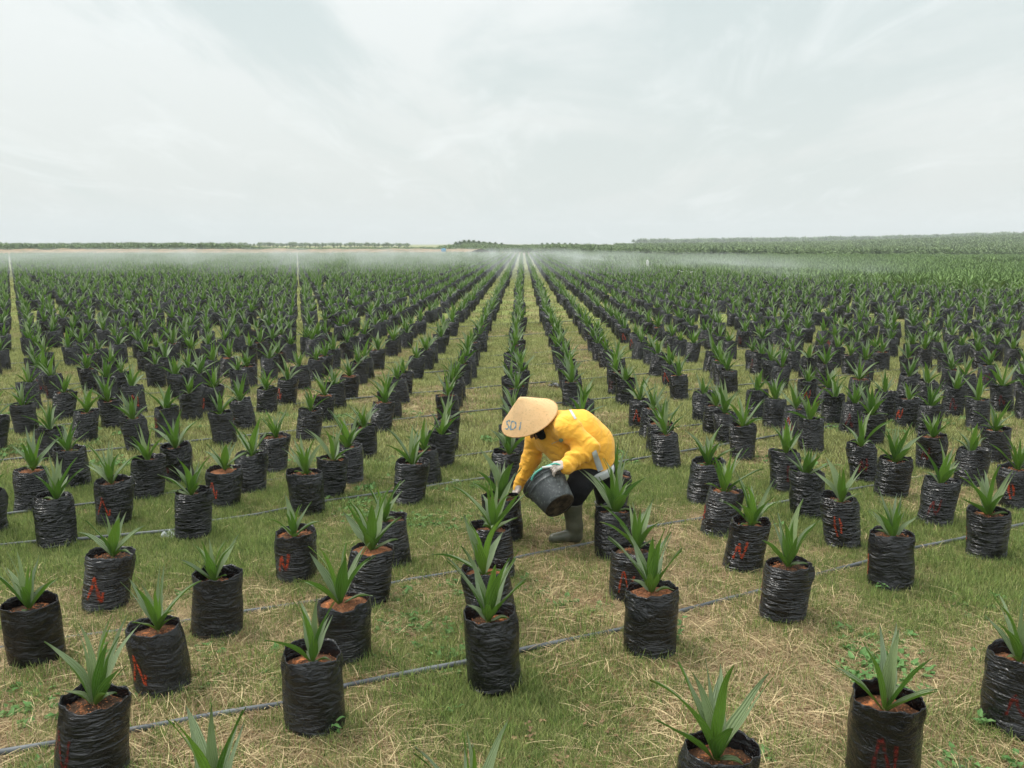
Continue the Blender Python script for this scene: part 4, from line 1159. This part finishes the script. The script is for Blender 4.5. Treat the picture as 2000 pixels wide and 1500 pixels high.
def veg(name, label, protos_, x, y, s0, s1, zo=0):
    p = np.stack([x, y, ground_h(x, y) + zo], -1); sc__ = rng.uniform(s0, s1, len(x)) * (1 + .28 * fbm(np.stack([x * .06, y * .03, x * 0 + len(name)], -1))) * (1 - (.45 * sstep(x / y * FPX + 1000, 420, 520) if name == 'palm_hedge' else 0)); o = scatter(name, p, protos_, None, sc__); o['label'] = label; return o
# older seedlings right of the oblique edge
x, y = region(36000, 1000, 2350, 30, 190, 1.0); s_ = boundary_s(x, y); kp = (s_ > 1.2) & ~((y > 102) & (y < 128) & ((x / y * FPX + 1000) > 1890)); veg('older_seedling_field', 'dense green field of older palm seedlings right of the bags', young, x[kp], y[kp], .7, 1.15)
x, y = region(5200, 1060, 2250, 175, 330); veg('young_palm_plantation', 'grey-green young palm plantation beyond the older seedlings', palms, x, y, .45, .8)
x, y = region(9000, 1200, 2300, 330, 760); veg('palm_plantation', 'oil palm plantation covering the far slope on the right', palms, x, y, .55, 1.0)
x, y = region(3600, -450, 520, 218, 262); veg('palm_hedge', 'dark strip of young palms behind the soil bank on the left', palms, x, y, .62, 1.0)
x, y = region(1500, 480, 900, 226, 330); veg('low_palm_strip', 'thin strip of palms behind the soil bank left of the middle', palms, x, y, .30, .5)
x, y = region(2300, 860, 1400, 216, 330); veg('palm_block', 'dark block of palms behind the middle of the field', palms, x, y, .45, .68)
x, y = region(900, 870, 1190, 335, 385); veg('mound_palms', 'hazy palms covering the small mound in the middle', palms, x, y, .3, .42)
x, y = region(900, -500, 800, 500, 800); veg('distant_palms', 'distant hazy palm line along the left horizon', palms, x, y, .7, 1.2)
def ridge(name, label, u0, u1, Y, n, s0, s1):
    x, y = region(n, u0, u1, Y, Y + 90); return veg(name, label, palms, x, y, s0, s1)
ridge('right_ridge_wood', 'dark wooded ridge on the right horizon', 1240, 2300, 800, 2000, 1.9, 2.5)
# single palms standing out on the skyline
MF3 = mat_far('far_palm_frond', (.06, .10, .04), (.11, .17, .06))
ptree = empty('palm_tree', (0, 0, 0)); g = G(); g.tube([V3(0, 0, -.5), V3(.1, 0, 3.0), V3(.1, .1, 5.2)], [.38, .30, .26], 8); g.build('trunk', MT, ptree)
g = G(); q = random.Random(4); az = 0
for i in range(34):
    az += 2.4; leaf_geo(g, V3(.1, .1, 5.2), az, .1 + 1.5 * i / 34, 4.0 * q.uniform(.85, 1.1), .95, q.uniform(.8, 1.5), q.random(), 0, 0, 6, (-1, 0, 1), q.uniform(-.8, .8))
g.build('crown', MF3, ptree)
SKY = [(892, 2.3, 330), (900, 2.7, 330), (908, 3.3, 334), (917, 3.4, 336), (926, 3.3, 334), (936, 3.0, 338), (946, 2.7, 340), (957, 2.3, 345), (968, 2.0, 350), (980, 1.7, 350), (1058, 1.6, 350), (1068, 1.7, 352), (1078, 1.7, 350), (1090, 1.7, 355), (1102, 1.9, 350), (1112, 1.8, 352), (1124, 1.6, 350),
       (1234, 1.5, 800), (1244, 1.8, 805), (1256, 1.4, 800), (1819, 6, 790)]
for i, (u, gz, Y) in enumerate(SKY):
    if i == 0: r = ptree; kids = []
    else:
        r = ptree.copy(); COL.objects.link(r)
        for ch in list(ptree.children)[:2]:
            c = ch.copy(); COL.objects.link(c); c.parent = r
    sc_ = .33 * rng.uniform(.9, 1.15) if Y < 600 else (.72 if i < 20 else .8)
    gh_off = -.55 if Y < 600 else 0; p = P_at(u, Y); ztop = gz + 1.4 if Y < 600 else None
    gh = float(ground_h(p.x, p.y))
    if Y < 600:
        ztop = CAM_H + (476 - (480 - 3.2 * gz)) / FPX * Y; sc_ = min(.42, max(.26, (ztop - gh) / 6.3))
    r.location = (p.x, p.y, gh + gh_off); r.scale = (min(sc_, .5),) * 2 + (sc_,) if Y < 600 else (sc_,) * 3; r.rotation_euler.z = i * 1.3
    side = ('leftmost', 'second from the left', 'third from the left', 'fourth from the left', 'fifth from the left', 'sixth from the left', 'seventh from the left', 'third from the right', 'second from the right', 'rightmost')
    if i < 10: tag(r, f"hazy palm on the small mound of the skyline, {side[i]}", 'palm tree', 'palms on the middle mound')
    elif i < 17: tag(r, f"small palm right of the mound on the skyline, {(side[:4] + side[-3:])[i - 10]} of its row", 'palm tree', 'palms right of the middle mound')
    elif i < 20: tag(r, f"{('leftmost', 'middle', 'rightmost')[i - 17]} of three dark trees ending the wooded ridge", 'palm tree', 'trees at the end of the ridge')
    elif 0: tag(r, 'hazy palm on the small mound at the middle of the skyline', 'palm tree', 'palms on the middle mound')
    elif 0: tag(r, 'small palm in the skyline row right of the middle mound', 'palm tree', 'palms right of the middle mound')
    elif 0: tag(r, 'dark tree at the left end of the wooded ridge on the skyline', 'palm tree', 'trees at the end of the ridge')
    else: tag(r, 'single tree rising above the right skyline', 'palm tree')
# white tank with pipes and blue drum far off
def drum(name, label, u, Y, r, h, mat, cat):
    p = P_at(u, Y); p.z = float(ground_h(p.x, p.y)); o = empty(name, p); tag(o, label, cat)
    g = G(); g.grid([[V3(math.cos(a) * q_, math.sin(a) * q_, z) for a in np.arange(16) * math.pi / 8] for q_, z in ((r * .96, 0), (r, .05 * h), (r, .3 * h), (r * 1.03, .32 * h), (r, .34 * h), (r, .65 * h), (r * 1.03, .67 * h), (r, .69 * h), (r, .92 * h), (r * .8, h), (r * .3, h * 1.03), (.01, h * 1.03))], close=True); g.build('drum_wall', mat, o)
    g = G(); g.tube([V3(0, 0, h * 1.02), V3(0, 0, h * 1.12)], r * .28, 10); g.build('lid', mat, o)
drum('water_tank', 'small white water tank at the right edge of the bag field', 1262, 74, .11, .95, M['white'], 'tank')
drum('blue_drum', 'tiny bright blue drum on the far soil bank', 868, 206, .55, 1.2, mat_simple('blue_plastic', (.02, .22, .42)), 'drum')
for (a, b_), lb in (((1242, 1300), 'white sprinkler pipe lying beyond the far bags beside the tank'), ((1305, 1368), 'white sprinkler pipe lying beyond the far bags right of the tank')):
    g = G(); Pq = []
    for k in range(14):
        t = k / 13; u = a + (b_ - a) * t; Y = np.interp(u, [1240, 1300, 1370], [72, 66, 60]); p = P_at(u, Y); p.z = float(ground_h(p.x, p.y)) + .38 + .05 * math.sin(k * 2.1); Pq.append(p)
    g.tube(Pq, .035, 6); tag(g.build('sprinkler_pipe', M['white']), lb, 'pipe')
# pond strip and track on the far right
def flat_strip(name, u0, u1, y0, y1, mat, z, label):
    g = G(); g.grid([[V3(*P_at(u, Y)) + V3(0, 0, float(ground_h(P_at(u, Y).x, Y)) + z) for u in np.linspace(u0 + (12 if Y > y0 else 0), u1, 12)] for Y in np.linspace(y0, y1, 5)])
    o = g.build(name, mat); tag(o, kind='structure'); o['label'] = label
flat_strip('water', 1885, 2250, 112, 127, mat_simple('pond_water', (.25, .28, .28), None, rough=.12), .08, 'pale strip of water on the right')
flat_strip('track', 1960, 2250, 103, 108, M['bank'], .09, 'tan dirt track on the right')

# ------------------------------------------------------------------ sprinkler mist and air
def box_obj(name, lo, hi, mat, rz=0, loc=(0, 0, 0)):
    v = [(x, y, z) for x in (lo[0], hi[0]) for y in (lo[1], hi[1]) for z in (lo[2], hi[2])]
    o = mesh_obj(name, v, [(0, 1, 3, 2), (4, 6, 7, 5), (0, 4, 5, 1), (2, 3, 7, 6), (0, 2, 6, 4), (1, 5, 7, 3)], mat, smooth=False)
    o.rotation_euler.z = rz; o.location = loc; return o
def vol_mat(name, dens, col=(1, 1, 1), nz=None, aniso=.0):
    m = bpy.data.materials.new(name); m.use_nodes = True; nt = m.node_tree; nt.nodes.clear()
    v = nt.nodes.new('ShaderNodeVolumePrincipled'); o = nt.nodes.new('ShaderNodeOutputMaterial'); nt.links.new(v.outputs[0], o.inputs['Volume'])
    v.inputs['Color'].default_value = c4(col); v.inputs['Anisotropy'].default_value = aniso; v.inputs['Density'].default_value = dens
    if nz:
        t = nt.nodes.new('ShaderNodeTexCoord')
        f_ = rng_map(nt, noise(nt, nz[0], 3, .6, nz[1], coord='Object', vec=t.outputs['Object']), .38, .68, 0, dens)
        s = N(nt, 'ShaderNodeSeparateXYZ'); nt.links.new(t.outputs['Object'], s.inputs[0])
        fall = rng_map(nt, s.outputs['Z'], nz[2], .3, 0, 1)
        nt.links.new(math2(nt, 'MULTIPLY', f_, fall), v.inputs['Density'])
    return m
MISTM = vol_mat('sprinkler_mist', .038, (.95, 1, .98), (.45, (1, .18, .4), 1.9), .2)
o = box_obj('irrigation_mist', (-80, 54, .05), (10, 165, 1.75), MISTM); tag(o, kind='stuff'); o['label'] = 'thin white sprinkler mist drifting over the far bags'
MIST2 = vol_mat('sprinkler_mist_dense', .06, (.95, 1, .98), (.20, (1, .35, .5), 1.9), .2)
ang = math.atan2(9. - 17., 110 - 50.)
o = box_obj('irrigation_spray', (-1, -32, .05), (9, 36, 1.7), MIST2, -ang, (11.5, 80, -.1)); tag(o, kind='stuff'); o['label'] = 'white sprinkler spray along the right edge of the bag field'
HAZE = True
if HAZE:
    o = box_obj('haze', (-3000, -300, -8), (3000, 2600, 60), vol_mat('air', .0005, (.93, .97, 1.0))); tag(o, kind='stuff'); o['label'] = 'faint pale haze over the plain'
